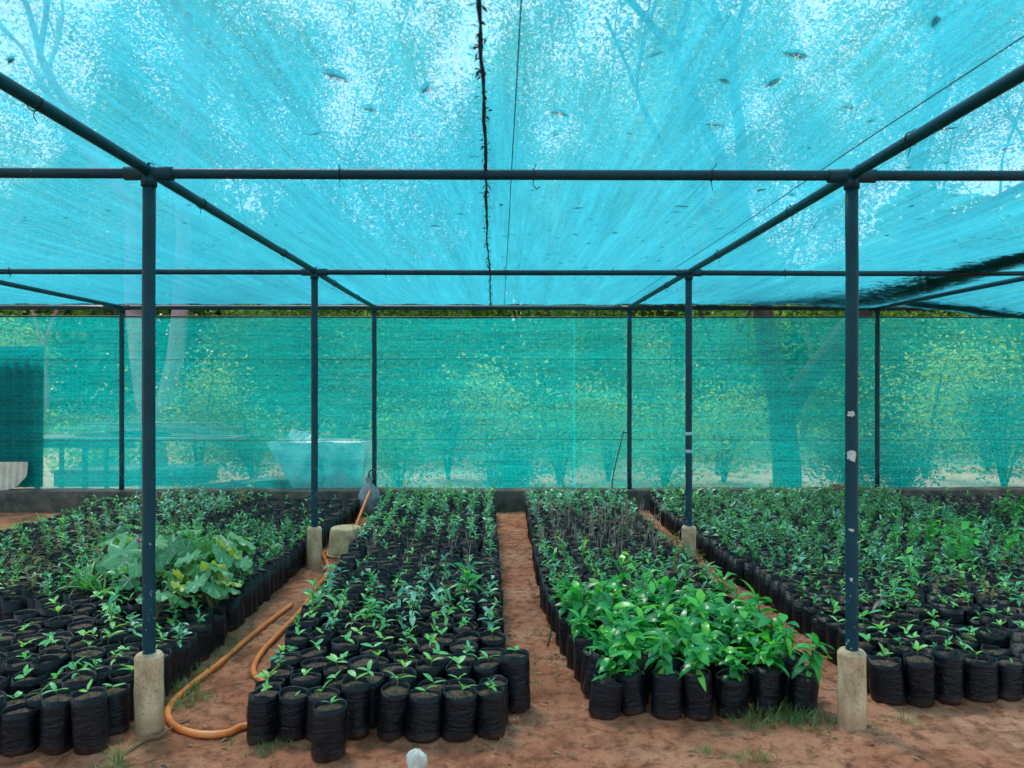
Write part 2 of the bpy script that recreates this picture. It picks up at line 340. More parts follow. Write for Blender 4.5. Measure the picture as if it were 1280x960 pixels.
def plant(kind, hi=True):
    """one seedling, root at origin; slot 0 leaf, slot 1 stem"""
    a = Arr(); sg = 4 if hi else 2; st = 5 if hi else 3
    if kind == 'sprout':
        P = curved_stem(a, U(.02, .05), U(0, .01), U(0, 6.3), .002, .0012, st)
        n = random.choice([2, 3, 4, 5]); az = U(0, 6.3)
        for i in range(n): leaf(a, on(P, U(.7, 1)), az + i * 2.4 + U(-.3, .3), U(.2, .9), U(.035, .06), U(.014, .024), U(.2, .9), U(.1, .4), sg)
    elif kind == 'small':
        P = curved_stem(a, U(.05, .10), U(0, .02), U(0, 6.3), .0025, .0014, st)
        n = random.randint(6, 9); az = U(0, 6.3)
        for i in range(n): leaf(a, on(P, .35 + .65 * i / n), az + i * 2.4 + U(-.3, .3), U(-.1, 1.2), U(.025, .068), U(.012, .027), U(.2, 1.4), U(.1, .4), sg)
    elif kind == 'medium':
        P = curved_stem(a, U(.11, .19), U(0, .05), U(0, 6.3), .003, .0016, st)
        n = random.randint(9, 17); az = U(0, 6.3)
        for i in range(n): leaf(a, on(P, .2 + .8 * i / n), az + i * 2.4 + U(-.4, .4), U(-.3, 1.1), U(.035, .088), U(.016, .032), U(.2, 1.6), U(.1, .4), sg)
    elif kind == 'lush':
        P = curved_stem(a, U(.11, .19), U(0, .05), U(0, 6.3), .004, .002, st)
        n = random.randint(16, 24); az = U(0, 6.3)
        for i in range(n): leaf(a, on(P, .15 + .85 * i / n), az + i * 2.4 + U(-.7, .7), U(-.4, 1.1), U(.055, .13), U(.028, .052), U(.4, 1.9), U(.08, .3), sg + (1 if hi else 0))
    elif kind == 'bushy':
        for b in range(3):
            P = curved_stem(a, U(.12, .21), U(.01, .07), U(0, 6.3), .002, .001, 3)
            n = 15 if hi else 11; az = U(0, 6.3)
            for i in range(n): leaf(a, on(P, .2 + .8 * i / n), az + i * 2.4 + U(-.4, .4), U(-.2, 1.1), U(.020, .046), U(.011, .022), U(.2, 1.3), U(.1, .4), 2)
    elif kind == 'tall':
        P = curved_stem(a, U(.20, .32), U(0, .08), U(0, 6.3), .004, .002, st)
        n = random.randint(13, 18); az = U(0, 6.3)
        for i in range(n): leaf(a, on(P, .25 + .75 * i / n), az + i * 2.4 + U(-.4, .4), U(-.2, .9), U(.05, .10), U(.032, .058), U(.4, 1.5), U(.08, .3), sg)
    elif kind == 'twiggy':
        for b in range(random.choice([1, 2, 3])):
            P = curved_stem(a, U(.12, .24), U(0, .05), U(0, 6.3), .0040, .0028, st)
        for i in range(random.randint(1, 5)): leaf(a, on(P, U(.3, 1)), U(0, 6.3), U(-.4, .8), U(.04, .075), U(.018, .03), U(.5, 1.6), U(.1, .5), sg)
    elif kind == 'bare':
        if U(0, 1) < .5: leaf(a, (0, 0, .0), U(0, 6.3), .7, .03, .015, .5, .2, 2)
        curved_stem(a, U(.01, .03), .003, 1, .0015, .001, 3)
    elif kind == 'strap':
        for i in range(22):
            az = i * 2.4 + U(-.2, .2); leaf(a, (0, 0, .0), az, U(.9, 1.45), U(.32, .52), U(.022, .034), U(.9, 2.3), .35, 8, peak=.4)
    elif kind == 'lobed':
        for i in range(8):
            az = i * 2.4 + U(-.2, .2); h = U(.16, .36); reach = U(.05, .17)
            P = curved_stem(a, h, reach, az, .004, .002, 5)
            b = P[-1]; r = U(.065, .115)
            ax = math.cos(az); ay = math.sin(az)
            V = [(0, 0, 0)]; nl = 7; K = 42
            for k in range(K):
                th = -math.pi * .93 + 2 * math.pi * .93 * k / (K - 1)
                lob = .66 + .34 * abs(math.cos(th * nl / 2 / .93 * .93)) ** .6
                rr = r * lob * (1 - .15 * abs(th) / math.pi)
                V.append((rr * math.cos(th), rr * math.sin(th), .02 * math.cos(th * 7) - rr * rr * 3.2))
            V = np.array(V); V[:, 2] -= V[:, 0] * U(.2, .8) - V[:, 1] * U(-.3, .3)
            W = np.stack([V[:, 0] * ax - V[:, 1] * ay + b[0], V[:, 0] * ay + V[:, 1] * ax + b[1], V[:, 2] + b[2]], 1)
            a.add(W, [(0, k, k + 1) for k in range(1, K)], 0)
    elif kind == 'fern':
        for i in range(11):
            az = i * 2.4; L = U(.25, .36); el = U(.9, 1.3)
            P = [(0, 0, 0)]; an = el
            for k in range(10):
                p = P[-1]; P.append((p[0] - math.sin(az) * math.cos(an) * L / 10, p[1] + math.cos(az) * math.cos(an) * L / 10, p[2] + math.sin(an) * L / 10)); an -= .17
            tube(a, P, .0015, 3, 1, False)
            for k in range(2, 11):
                for s in (-1, 1): leaf(a, P[k], az + s * 1.3, .1, .055 * math.sin(math.pi * k / 11.5) + .012, .014, .4, .1, 2)
    return a

def bag(seg=20, rings=9, r=.069, h=.22):
    """soft polythene nursery bag: slightly bulged, creased, with a loose rim above the soil"""
    a = Arr(); V = []; F_ = []
    rw = random.choice([.25, .4, .7, 1.3]); ph = U(0, 6.3); e = U(.02, .12); lean = (U(-.008, .008), U(-.008, .008)); hh = h * U(.92, 1.08); q = [U(0, 6.3) for _ in range(6)]
    lv = [0, .04] + list(np.linspace(.12, 1.0, rings - 2))
    for i, t in enumerate(lv):
        rr = r * (.86 if i == 0 else 1.0) * (1 + .03 * math.sin(math.pi * min(1, t * 1.1)))
        for k in range(seg):
            an = 2 * math.pi * k / seg
            x = rr * (1 + e * math.cos(2 * (an - ph)) + .025 * math.sin(5 * an + q[0] + t * 3) + .014 * math.sin(t * 31 + q[1] + 2 * math.sin(an + q[2])) + (.025 * math.sin(3 * an + q[3]) if t > .9 else 0))
            zz = hh * t + (rw * (.007 * math.sin(2 * an + q[4]) + .004 * math.sin(5 * an + q[5])) if t > .95 else 0)
            V.append((x * math.cos(an) + lean[0] * t, x * math.sin(an) + lean[1] * t, zz))
    n = len(lv)
    for t, z in ((.93, -.004), (.90, -.035)):     # inner lip down to the soil
        for k in range(seg):
            b = V[(n - 1) * seg + k]; V.append((b[0] * t, b[1] * t, b[2] + z))
    n += 2
    for i in range(n - 1):
        for k in range(seg):
            k2 = (k + 1) % seg; F_.append((i * seg + k, i * seg + k2, (i + 1) * seg + k2, (i + 1) * seg + k))
    F_.append(tuple(range(seg - 1, -1, -1))); a.add(V, F_)
    s = Arr(); sv = []; sf = []; zs = hh - U(.015, .032)
    for j, rr in enumerate((1.0, .72, .4)):
        for k in range(seg):
            b = V[(n - 2) * seg + k]; sv.append((b[0] * rr * .985, b[1] * rr * .985, zs + U(-.003, .003) + .006 * (1 - rr)))
    sv.append((lean[0], lean[1], zs + .006))
    for j in range(2):
        for k in range(seg): k2 = (k + 1) % seg; sf.append((j * seg + k, j * seg + k2, (j + 1) * seg + k2, (j + 1) * seg + k))
    for k in range(seg): sf.append((2 * seg + k, 2 * seg + (k + 1) % seg, 3 * seg))
    s.add(sv, sf); return a, s, zs + .004

# ------------------------------------------------------------------ ground
def gz(x, y):
    far = np.clip(y - 16, 0, None)
    z = .04 * far * np.clip((4 - x) / 20, .15, 1.0)
    z = z + .010 * np.sin(x * 2.1 + 1) * np.sin(y * 1.7) + .006 * np.sin(x * 5.3 + y * 3.1)
    return z
def axis_pts(lo, hi, fine, step, far):
    p = list(np.arange(lo, hi + 1e-6, step)); d = step
    while p[-1] < far: d *= 1.35; p.append(p[-1] + d)
    d = step
    while p[0] > -far: d *= 1.35; p.insert(0, p[0] - d)
    return np.array(p)
gx = axis_pts(-4, 4, 0, .04, 420); gy = axis_pts(2.6, 10.2, 0, .04, 420)
GX, GY = np.meshgrid(gx, gy); GZ = gz(GX, GY)
GZ = GZ + .005 * np.sin(GX * 17 + 2 * np.sin(GY * 5)) * np.sin(GY * 13 + 2 * np.sin(GX * 4)) + .004 * np.sin(GX * 31 + GY * 9) * np.sin(GY * 27 - GX * 11)
near = (np.abs(GX) < 4.1) & (GY > 2.5) & (GY < 10.3)
GZ = GZ + near * rng.normal(0, .0035, GX.shape)
V = np.stack([GX.ravel(), GY.ravel(), GZ.ravel()], 1); nx = len(gx); ny = len(gy)
idx = np.arange(nx * ny).reshape(ny, nx)
Fg = np.stack([idx[:-1, :-1].ravel(), idx[:-1, 1:].ravel(), idx[1:, 1:].ravel(), idx[1:, :-1].ravel()], 1)
a = Arr(); a.add(V, Fg); tag(a.obj('ground', M['soil']), 'reddish bare soil floor of the shade house', kind='structure')

# ------------------------------------------------------------------ frame
XS = [-4.85, -1.635, 1.64, 4.85]; YS = [3.58, 6.72, 9.86]; ZB = 2.585
frame = tag(empty('shade_house_frame', (0, 0, 0)), 'dark blue steel pipe frame on round concrete footings carrying the cyan shade net', 'frame')
def cyl_post(x, y, z0, z1, r):
    a = Arr(); zs = np.linspace(z0, z1, 12) - z0
    P = [(U(-.0015, .0015), U(-.0015, .0015), z) for z in zs]; tube(a, P, r, 20); return a.obj('post', M['paint'], frame, loc=(x, y, z0))
def footing(x, y, r=.063, h=.36, tilt=0):
    a = Arr(); prof = []
    for i in range(9):
        prof.append((r * (1 + .02 * math.sin(i * 1.7)), -.05 + (h + .03) * i / 8))
    prof[-1] = (r, h - .014); prof += [(r, h - .012), (r * .985, h - .010), (r * .86, h + .002), (r * .84, h + .003), (.030, h + .006)]
    lathe(a, prof, 28, 0, .006); return a
for j, y in enumerate(YS):
    for i, x in enumerate(XS):
        if y == 9.86: z0 = .262; r = .030 if abs(x) < 2 else .030
        else: z0 = .2; r = .029
        p = cyl_post(x, y, z0, ZB - .01, r)
        if y != 9.86:
            o = footing(x, y).obj('concrete_footing', M['concrete'], p); o.location = (0, 0, -z0); 
        if i == 2 and j == 0:
            p['label'] = 'blue post with flakes of peeled paint'
            for zc, sx, sz in ((1.47, .018, .016), (1.275, .022, .034), (.93, .012, .008), (.70, .008, .01)):
                a = Arr(); K = 14; V = []
                for k in range(K):
                    an = 2 * math.pi * k / K; rr = U(.55, 1.15); xx = -.014 + sx * rr * math.cos(an); zz = zc + sz * rr * math.sin(an)
                    xx = max(-.0288, min(.0288, xx)); V.append((xx, -math.sqrt(max(.0312 ** 2 - xx * xx, 1e-6)), zz - z0))
                V.append((-.014, -math.sqrt(.0318 ** 2 - .014 ** 2), zc - z0)); 
                a.add(V, [(k, (k + 1) % K, K) for k in range(K)]); a.obj('peeled_patch', M['chip'], p)
        if i == 2 and j == 1:
            for zc in (1.175, 1.02):
                a = Arr(); lathe(a, [(.0305, zc - z0 - .014), (.0315, zc - z0 - .012), (.0312, zc - z0 + .010), (.0305, zc - z0 + .014)], 20, 0, .01); a.obj('tape_band', M['tape'], p)
def beam(P, r, name): a = Arr(); tube(a, smoothpath(P, 4), r, 16); o = a.obj(name, M['paint'], frame); return o
for y in YS:
    r = .024 if y < 9 else .030
    P = [(x, y, ZB + U(-.006, .006)) for x in (-9.5, -7, -4.85, -7.0, -1.635, 0, 1.64, 3.2, 4.85, 7, 9.5)]
    beam(P, r, 'crossbeam')
for x in XS:
    P = [(x, y, ZB + .008 + U(-.006, .006)) for y in (-7.0, -3, 0.44, 2, 3.58, 5.1, 6.72, 8.2, 9.86)]
    beam(P, .025, 'rafter')
beam([(x, .44, ZB) for x in (-9.5, 0, 9.5)], .024, 'crossbeam')
beam([(-1.5 , -7.0, ZB), (9.5, -7.0, ZB)], .024, 'crossbeam')
for x in XS:
    for y in (.44, -7.0):
        p = cyl_post(x, y, .2, ZB, .029); o = footing(x, y).obj('concrete_footing', M['concrete'], p); o.location = (0, 0, -.2)
# welded sleeves at the joints
for y in YS:
    for x in XS:
        a = Arr(); tube(a, [(x - .11, y, ZB), (x + .11, y, ZB)], .0315 if y < 9 else .034, 14)
        tube(a, [(x + .02, y - .05, ZB + .03), (x + .028, y - .03, ZB + .055), (x + .02, y, ZB + .05)], .006, 6)
        tube(a, [(x, y, ZB - .06), (x, y, ZB - .005)], .036, 14)
        a.obj('joint_sleeve', M['paint'], frame)
def wire_tie(c, axis, r):
    a = Arr(); P = []
    for k in range(13):
        an = 2 * math.pi * k / 12; u, v = (r + .003) * math.cos(an), (r + .003) * math.sin(an)
        P.append((U(-.002, .002), u, v) if axis == 'x' else (u, U(-.002, .002), v))
    tube(a, P, .0026, 5); tube(a, smoothpath([(0, 0, r + .002), (U(-.02, .02), U(-.02, .02), r + .02), (U(-.03, .03), U(-.03, .03), r + .03)], 3), .002, 5)
    tube(a, smoothpath([(0, 0, -r - .002), (U(-.01, .01), U(-.01, .01), -r - .02), (U(-.02, .02), U(-.02, .02), -r - U(.02, .05))], 3), .0018, 5)
    a.obj('wire_tie', M['wire'], frame, loc=c)
for y in YS[:2]:
    for x in (-4.1, -2.9, -.9, .1, .9, 2.6, 3.5): wire_tie((x + U(-.2, .2), y, ZB), 'x', .024)
for x in XS[1:3]:
    for y in (2.9, 4.4, 5.6, 7.6, 8.8): wire_tie((x, y + U(-.2, .2), ZB + .008), 'y', .025)
# side brace lines seen at the back
a = Arr(); tube(a, smoothpath([(-9.5, 9.95, 2.475), (-5, 9.95, 2.48), (0, 9.95, 2.473), (4.9, 9.95, 2.482), (9.5, 9.95, 2.47)]), .010, 8)
a.obj('net_rail', M['paint'], frame)
for z in (1.93, .89):
    a = Arr(); tube(a, smoothpath([(-9.5, 9.93, z), (-4, 9.93, z - .01), (0, 9.93, z + .005), (4, 9.93, z - .01), (9.5, 9.93, z)]), .0028, 5); a.obj('support_wire', M['wire'], frame)

# ------------------------------------------------------------------ low wall, kerb
a = Arr()
xs = np.linspace(-12, 12, 241)
prof = [(9.72, -.1), (9.725, .12), (9.722, .245), (9.735, .262), (9.95, .266), (9.985, .255), (9.99, -.1)]
V = []
for x in xs:
    for (yy, zz) in prof: V.append((x, yy + .006 * math.sin(x * 7 + zz * 20) + U(-.003, .003), zz + (.004 * math.sin(x * 3.1) + U(-.003, .003) if zz > .1 else 0)))
k = len(prof); Fq = [(i * k + j, (i + 1) * k + j, (i + 1) * k + j + 1, i * k + j + 1) for i in range(len(xs) - 1) for j in range(k - 1)]
a.add(V, Fq); tag(a.obj('low_wall', M['wall']), 'low stained cement wall along the back under the shade net', 'wall')
a = Arr(); ys = np.linspace(1, 9.7, 80); V = []
for y in ys:
    for (xx, zz) in ((-5.16, -.05), (-5.155, .07), (-5.14, .085), (-5.05, .083), (-5.035, .07), (-5.03, -.05)): V.append((xx + U(-.004, .004), y, zz + (U(-.004, .004) if zz > 0 else 0)))
Fq = [(i * 6 + j, i * 6 + j + 1, (i + 1) * 6 + j + 1, (i + 1) * 6 + j) for i in range(79) for j in range(5)]
Fq += [(0, 5, 4, 3, 2, 1)]
a.add(V, Fq); tag(a.obj('concrete_kerb', M['concrete']), 'thin dusty concrete kerb edging the left bed beside bare ground', 'kerb')
a = Arr(); x, y, _ = at(1048, 604, 9.84); box(a, x - .09, x + .09, 9.76, 9.86, .266, .325); o = a.obj('brick', M['brick'], smooth=False)
tag(o, 'loose brown brick lying on the low wall behind the right front post', 'brick'); bm = o.modifiers.new('b', 'BEVEL'); bm.width = .006; bm.segments = 2

# ------------------------------------------------------------------ nets
def roofz(x, y):
    z = 2.628 + 0 * x
    bx = np.interp(x, [-8.1, -4.85, -1.635, 1.64, 4.85, 8.1], [0, 1, 2, 3, 4, 5]); fx = bx - np.floor(bx)
    by = np.interp(y, [-7.0, .44, 3.58, 6.72, 9.86], [0, 1, 2, 3, 4]); fy = by - np.floor(by)
    sg = np.abs(np.sin(math.pi * fx)); sgy = np.abs(np.sin(math.pi * fy))
    z = z - .035 * sg * sgy
    # heavy valley at the right, weighed down by litter
    c = 4.25 + .25 * np.clip((y - 8) / 2, 0, 1)
    z = z - .055 * np.exp(-((x - c) / .35) ** 2) * np.clip((y - 4.5) / 3, 0, 1) * (x < 4.85)
    z = z - .20 * np.exp(-((x - 6.7) / 1.1) ** 2) * np.exp(-((y - 9.45) / .9) ** 2)
    z = z + .006 * np.sin(x * 9 + np.sin(y) * 1.5) + .003 * np.sin(x * 23 + y)
    return z
rx = np.arange(-9.4, 9.41, .1); ry = np.arange(-7.1, 9.93, .12)
RX, RY = np.meshgrid(rx, ry); RZ = roofz(RX, RY)
V = np.stack([RX.ravel(), RY.ravel(), RZ.ravel()], 1); idx = np.arange(RX.size).reshape(RX.shape)
Fg = np.stack([idx[:-1, :-1].ravel(), idx[:-1, 1:].ravel(), idx[1:, 1:].ravel(), idx[1:, :-1].ravel()], 1)
a = Arr(); a.add(V, Fg); roof = a.obj('roof_net', M['roofnet']); tag(roof, 'translucent cyan shade net stretched over the whole roof frame', 'shade net')
# seams are stitched into the roof net
P = smoothpath([(-.055, 1.0, 0), (-.06, 2.2, 0), (-.075, 3.6, 0), (-.10, 5.2, 0), (-.105, 6.7, 0), (-.125, 8.2, 0), (-.14, 9.85, 0)], 12)
P = [(p[0] + U(-.004, .004), p[1], float(roofz(p[0], p[1])) - .012) for p in P]
a = Arr(); tube(a, P, [.0055 + U(-.002, .003) for _ in P], 6)
for i in range(520):                                       # frayed threads and bits caught in the seam
    p = P[random.randrange(len(P))]; yy = U(1.2, 9.7); xx = float(np.interp(yy, [q[1] for q in P], [q[0] for q in P])) + U(-.014, .014)
    leaf(a, (xx, yy, float(roofz(xx, yy)) - .012), U(0, 6.3), U(-.7, .4), U(.01, .04), U(.004, .012), U(0, 1), .2, 2)
a.obj('seam_cord', M['wire'], roof)
for x0, x1 in ((.052, .03), (1.52, 1.52)):
    a = Arr(); P = [(x0 + (x1 - x0) * t, 1 + 8.8 * t, float(roofz(x0, 1 + 8.8 * t)) - .004) for t in np.linspace(0, 1, 30)]; tube(a, P, .0022, 5); a.obj('stitched_seam', M['wire'], roof)
def wallnet(x0, x1, mat, y, label, z1=2.475):
    xs = np.arange(x0, x1 + .05, .1); zs = np.linspace(.25, z1, 26)
    X, Z = np.meshgrid(xs, zs); Y = y + .006 * np.sin(X * 1.9) + .004 * np.sin(X * 11 + Z) * (1 - (Z - .25) / 2.4) + .003 * np.sin(Z * 14 + X)
    V = np.stack([X.ravel(), Y.ravel(), Z.ravel()], 1); idx = np.arange(X.size).reshape(X.shape)
    Fg = np.stack([idx[:-1, :-1].ravel(), idx[:-1, 1:].ravel(), idx[1:, 1:].ravel(), idx[1:, :-1].ravel()], 1)
    a = Arr(); a.add(V, Fg); o = a.obj('side_net', mat); return tag(o, label, 'shade net', 'nets hung along the back wall')
wallnet(-9.55, .93, M['wallnet'], 9.955, 'long cyan shade net hung behind the back posts, left of the centre join')
wallnet(.935, 9.5, M['wallnet2'], 9.975, 'greener shade net hung behind the back posts on the right side')

# ------------------------------------------------------------------ leaves and litter lying on the roof
def litter_cloud(pts, s0, s1, mat, name, zoff=.012, flat=True):
    a = Arr()
    for (x, y) in pts:
        leaf(a, (x, y, float(roofz(x, y)) + zoff), U(0, 6.3), U(-.1, .25), U(s0, s1), U(s0, s1) * .4, U(0, .5), .2, 3)
    return a
big = [(527, 108), (686, 136), (898, 92), (1068, 134), (1172, 10), (404, 87), (1010, 64), (975, 90), (1200, 157), (905, 156), (715, 258), (842, 257), (1160, 320), (1252, 186)]
bl = [litter_cloud([(0, 0)], .07, .09, None, '') for _ in range(1)]
for i, (px, py) in enumerate(big):
    Y = (2.62 - CAMZ) * F / (479 - py); x = (px - 627) / F * Y
    a = Arr(); L = U(.06, .10)
    leaf(a, (0, 0, 0), 0, .15, L, L * .32, U(.1, .6), .3, 5); o = a.obj('fallen_leaf', M['lf_dead'], loc=(x, Y, float(roofz(x, Y)) + .008))
    o.rotation_euler = (0, 0, U(0, 6.3)); tag(o, 'single dark dead leaf lying on top of the roof net', 'leaf', 'dead leaves scattered on the roof net')
pts = []
for i in range(900):
    y = 2.0 + 7.8 * random.random() ** .55; x = U(-4.5, 4.6)
    if x < 0 and random.random() < .72: continue
    pts.append((x, y))
a = litter_cloud(pts, .025, .07, None, '', .010)
def blob(a, pts, n, spread, s0=.04, s1=.09, lift=.004):
    for _ in range(n):
        k = random.random() * (len(pts) - 1); i = int(k); u = k - i
        x = pts[i][0] * (1 - u) + pts[i + 1][0] * u + random.gauss(0, pts[i][2] * (1 - u) + pts[i + 1][2] * u)
        y = pts[i][1] * (1 - u) + pts[i + 1][1] * u + random.gauss(0, spread)
        y = min(y, 9.9)
        leaf(a, (x, y, float(roofz(x, y)) + .022 + U(0, lift)), U(0, 6.3), U(-.05, .08), U(s0, s1) * .8, U(s0, s1) * .5, U(0, .2), .1, 3, roll=0)
blob(a, [(4.02, 5.6, .03), (4.1, 6.3, .10), (4.15, 7.3, .16), (4.2, 8.2, .25), (4.15, 9.0, .38), (3.6, 9.6, .5)], 8000, .14)
blob(a, [(4.9, 9.72, .1), (3.2, 9.78, .4), (1.9, 9.82, .3)], 1200, .04)
blob(a, [(5.1, 9.5, .15), (5.7, 9.45, .25), (6.4, 9.40, .3), (7.4, 9.35, .3), (8.3, 9.3, .3)], 7000, .14)
blob(a, [(6.2, 6.6, .1), (7.5, 7.4, .3), (8.0, 8.4, .3)], 900, .2)
tag(a.obj('leaf_litter', M['lf_dead']), 'dark drifts of dead leaf litter collected on the sagging roof net', kind='stuff')

# ------------------------------------------------------------------ seedling bags
KEYS = ['sprout', 'small', 'medium', 'lush', 'bushy', 'tall', 'twiggy', 'bare', 'strap', 'lobed', 'fern', 'bluish', 'dullmed']
LEAFM = dict(sprout='lf_seed', small='lf_seed', medium='lf_seed', lush='lf_lush', bushy='lf_bush', tall='lf_lush', twiggy='lf_dull', bare='lf_seed', strap='lf_strap', lobed='lf_big', fern='lf_bush', bluish='lf_blue', dullmed='lf_dull')
STEMM = {k: ('twig' if k in ('twiggy',) else 'stem') for k in KEYS}
base_kind = {'bluish': 'medium', 'dullmed': 'medium'}
HI = {}; LO = {}
for k in KEYS:
    bk = base_kind.get(k, k); nv = 3 if k in ('strap', 'lobed', 'fern') else 14
    HI[k] = [plant(bk, True) for _ in range(nv)]; LO[k] = [plant(bk, False) for _ in range(11 if nv > 3 else 3)]
HIM = {k: [p.mesh('seedling', [M[LEAFM[k]], M[STEMM[k]]]) for p in v] for k, v in HI.items()}
BAGS = [bag() for _ in range(20)]; BAGSLO = [bag(12, 5) for _ in range(8)]
BAGM = [(b.mesh('bag', [M['bag']]), s.mesh('potting_soil', [M['potsoil']]), z) for b, s, z in BAGS]

slots = []          # bed, row, x, y, kind
def in_noise(x, y, s=1.0, k=0): return math.sin(x * 3.1 * s + k) * math.sin(y * 2.3 * s + k * 2) 
def fill(bed, x0f, x1f, y0, y1, kindf, dx=.150, dy=.135, drop=0.0):
    r = 0; y = y0
    while y < y1:
        xa, xb = x0f(y), x1f(y); n = max(1, int((xb - xa) / dx)); h = .25 if r % 2 else -.25
        for i in range(n + 1):
            x = xa + (xb - xa) * (i + h * .6 * math.sin(math.pi * i / n)) / n
            if random.random() >= drop:
                slots.append([bed, r, x + U(-.014, .014), y + U(-.03, .03), kindf(x, y)])
        r += 1; y += dy * (1.12 if r < 3 else 1)
def pick(*kw): return random.choices([k for k, _ in kw], [w for _, w in kw])[0]
# centre bed
def kc(x, y):
    if y < 4.35: return pick(('sprout', 7), ('bare', 1.5), ('small', 2))
    if y < 5.5: return pick(('medium', 5), ('small', 5), ('sprout', 2), ('bluish', 4), ('lush', .5))
    if y < 6.9: return pick(('small', 2), ('twiggy', 3), ('sprout', 6), ('bare', 5))
    if y < 8.2: return pick(('small', 4), ('bluish', 3), ('medium', 2), ('sprout', 2))
    return pick(('bushy', 5), ('bluish', 3), ('medium', 3))
fill('centre bed', lambda y: -1.10 - .045 * (y - 3.6), lambda y: -.045 - .020 * (y - 3.6), 3.52, 9.5, kc)
for (px, py, kd) in ((411, 944, 'sprout'), (645, 884, 'sprout')):
    x, y = gp(px, py); slots.append(['centre bed', -1, x, y, kd])
# bed right of the centre path
def krc(x, y):
    if y < 4.75: return 'lush'
    if y < 5.2: return pick(('lush', 5), ('medium', 5), ('dullmed', 2))
    if y < 6.1: return pick(('dullmed', 5), ('medium', 5), ('small', 2))
    if y < 8.0: return pick(('twiggy', 8), ('small', 1.4), ('dullmed', 1))
    return pick(('bluish', 6), ('bushy', 3))
fill('middle right bed', lambda y: .50 - .09 * min(1.6, y - 3.7), lambda y: 1.47 if y < 5 else 1.43, 3.74, 9.5, krc)
# right bed
def kr(x, y):
    if y < 4.5: return pick(('sprout', 6), ('bare', 3), ('small', 2))
    if y < 5.5: return pick(('medium', 4), ('small', 6), ('sprout', 2), ('dullmed', 1))
    if x > 3.1 and y < 6.9: return pick(('tall', 2), ('medium', 3), ('bushy', 4), ('bluish', 3))
    return pick(('bushy', 6), ('bluish', 5), ('medium', 2))
fill('right bed', lambda y: 1.98 if y < 6 else 1.90, lambda y: min(4.7, 1.98 + .75 * (y - 2.0)), 3.9, 9.5, kr)
fill('far right bed', lambda y: 4.95, lambda y: 6.7, 5.6, 9.45, lambda x, y: (pick(('bare', 6), ('small', 1)) if y > 8 or x > 5.9 else pick(('bushy', 4), ('tall', 4))), drop=.03)
# left bed
def kl(x, y):
    if y < 4.15: return pick(('sprout', 6), ('small', 3), ('bare', 1.5))
    if x < -2.25 and y < 5.05: return pick(('sprout', 3), ('bare', 2))
    if y < 4.9: return pick(('small', 5), ('medium', 4), ('bluish', 3))
    if x < -3.0:
        if x < -4.1 and y > 6: return pick(('small', 5), ('sprout', 4))
        if y < 7.3: return pick(('small', 4), ('medium', 2), ('dullmed', 4))
        return pick(('bluish', 7), ('dullmed', 2))
    if y < 7.25: return pick(('bushy', 8), ('medium', 2)) if y > 5.4 else pick(('medium', 5), ('bushy', 4))
    if x > -3.0: return pick(('bare', 5), ('small', 1), ('sprout', 2))
    return pick(('bluish', 8), ('bushy', 2))
fill('left bed', lambda y: -2.86 if y < 5.05 else -2.95, lambda y: -1.80, 3.40, 9.45, kl)
fill('far left bed', lambda y: -4.70, lambda y: -3.05, 5.1, 9.45, kl)
# drop slots that would stand inside the bucket, posts
slots = [s for s in slots if all(math.hypot(s[2] - px, s[3] - py) > .145 for px, py in [(x, y) for x in XS for y in YS[:2]])]
# special large plants (pots hidden by their own leaves), seen left
special = {}
def force(px, py, kind, zleaf=.22, jig=None):
    x, y = gp(px, py, zleaf)
    best = min((s for s in slots if 'left' in s[0] or kind in ('fern', 'tall')), key=lambda s: (s[2] - x) ** 2 + (s[3] - y) ** 2); best[4] = kind
for px, py in ((130, 740), (232, 690), (245, 685), (105, 735)): force(px, py, 'strap')
for px, py in ((265, 735), (225, 730), (210, 765), (165, 735), (150, 715), (200, 710), (250, 760), (300, 735), (285, 725), (240, 745), (180, 755), (270, 755), (170, 700), (190, 730)): force(px, py, 'lobed')
force(825, 636, 'fern'); force(840, 636, 'fern')
for px, py in ((1150, 745), (1140, 765), (1225, 690)): force(px, py, 'tall')

def proj(x, y, z=.12):
    th = R(.75); d = x * math.sin(th) + y * math.cos(th); return 640 + F * (x * math.cos(th) - y * math.sin(th)) / d, 480 + (CAMZ - z) / d * F, d
cand = []
for s in slots:
    px, py, d = proj(s[2], s[3]); s.append(px); s.append(py)
    vis = 8 < px < 1272 and py < 985
    w = d - (1.2 if s[4] in ('strap', 'lobed', 'fern') else 0)
    s.append(w if vis else 1e9); cand.append(s)
cand.sort(key=lambda s: s[-1])
chosen = [s for s in cand[:298] if s[-1] < 1e8]; rest = cand[len(chosen):]
ORD = ['front', 'second', 'third', 'fourth', 'fifth', 'sixth', 'seventh', 'eighth', 'ninth', 'tenth', 'eleventh', 'twelfth', 'thirteenth', 'fourteenth', 'fifteenth', 'sixteenth', 'seventeenth', 'eighteenth', 'nineteenth', 'twentieth', 'twenty-first', 'twenty-second']
COL = ['leftmost'] + [o + ' from left' for o in ORD[1:]]
LOOK = dict(sprout='tiny sprout', small='short leafy seedling', medium='leafy green seedling', lush='lush glossy leaves', bushy='fine bushy seedling', tall='tall broad leaves', twiggy='bare twiggy stem', bare='mostly bare soil', strap='long strap leaves', lobed='large lobed leaves', fern='feathery fern fronds', bluish='blue-green leafy seedling', dullmed='dull green seedling')
rows = {}
for s in slots:
    if 8 < s[5] < 1272: rows.setdefault((s[0], s[1]), []).append(s)
lab = {}
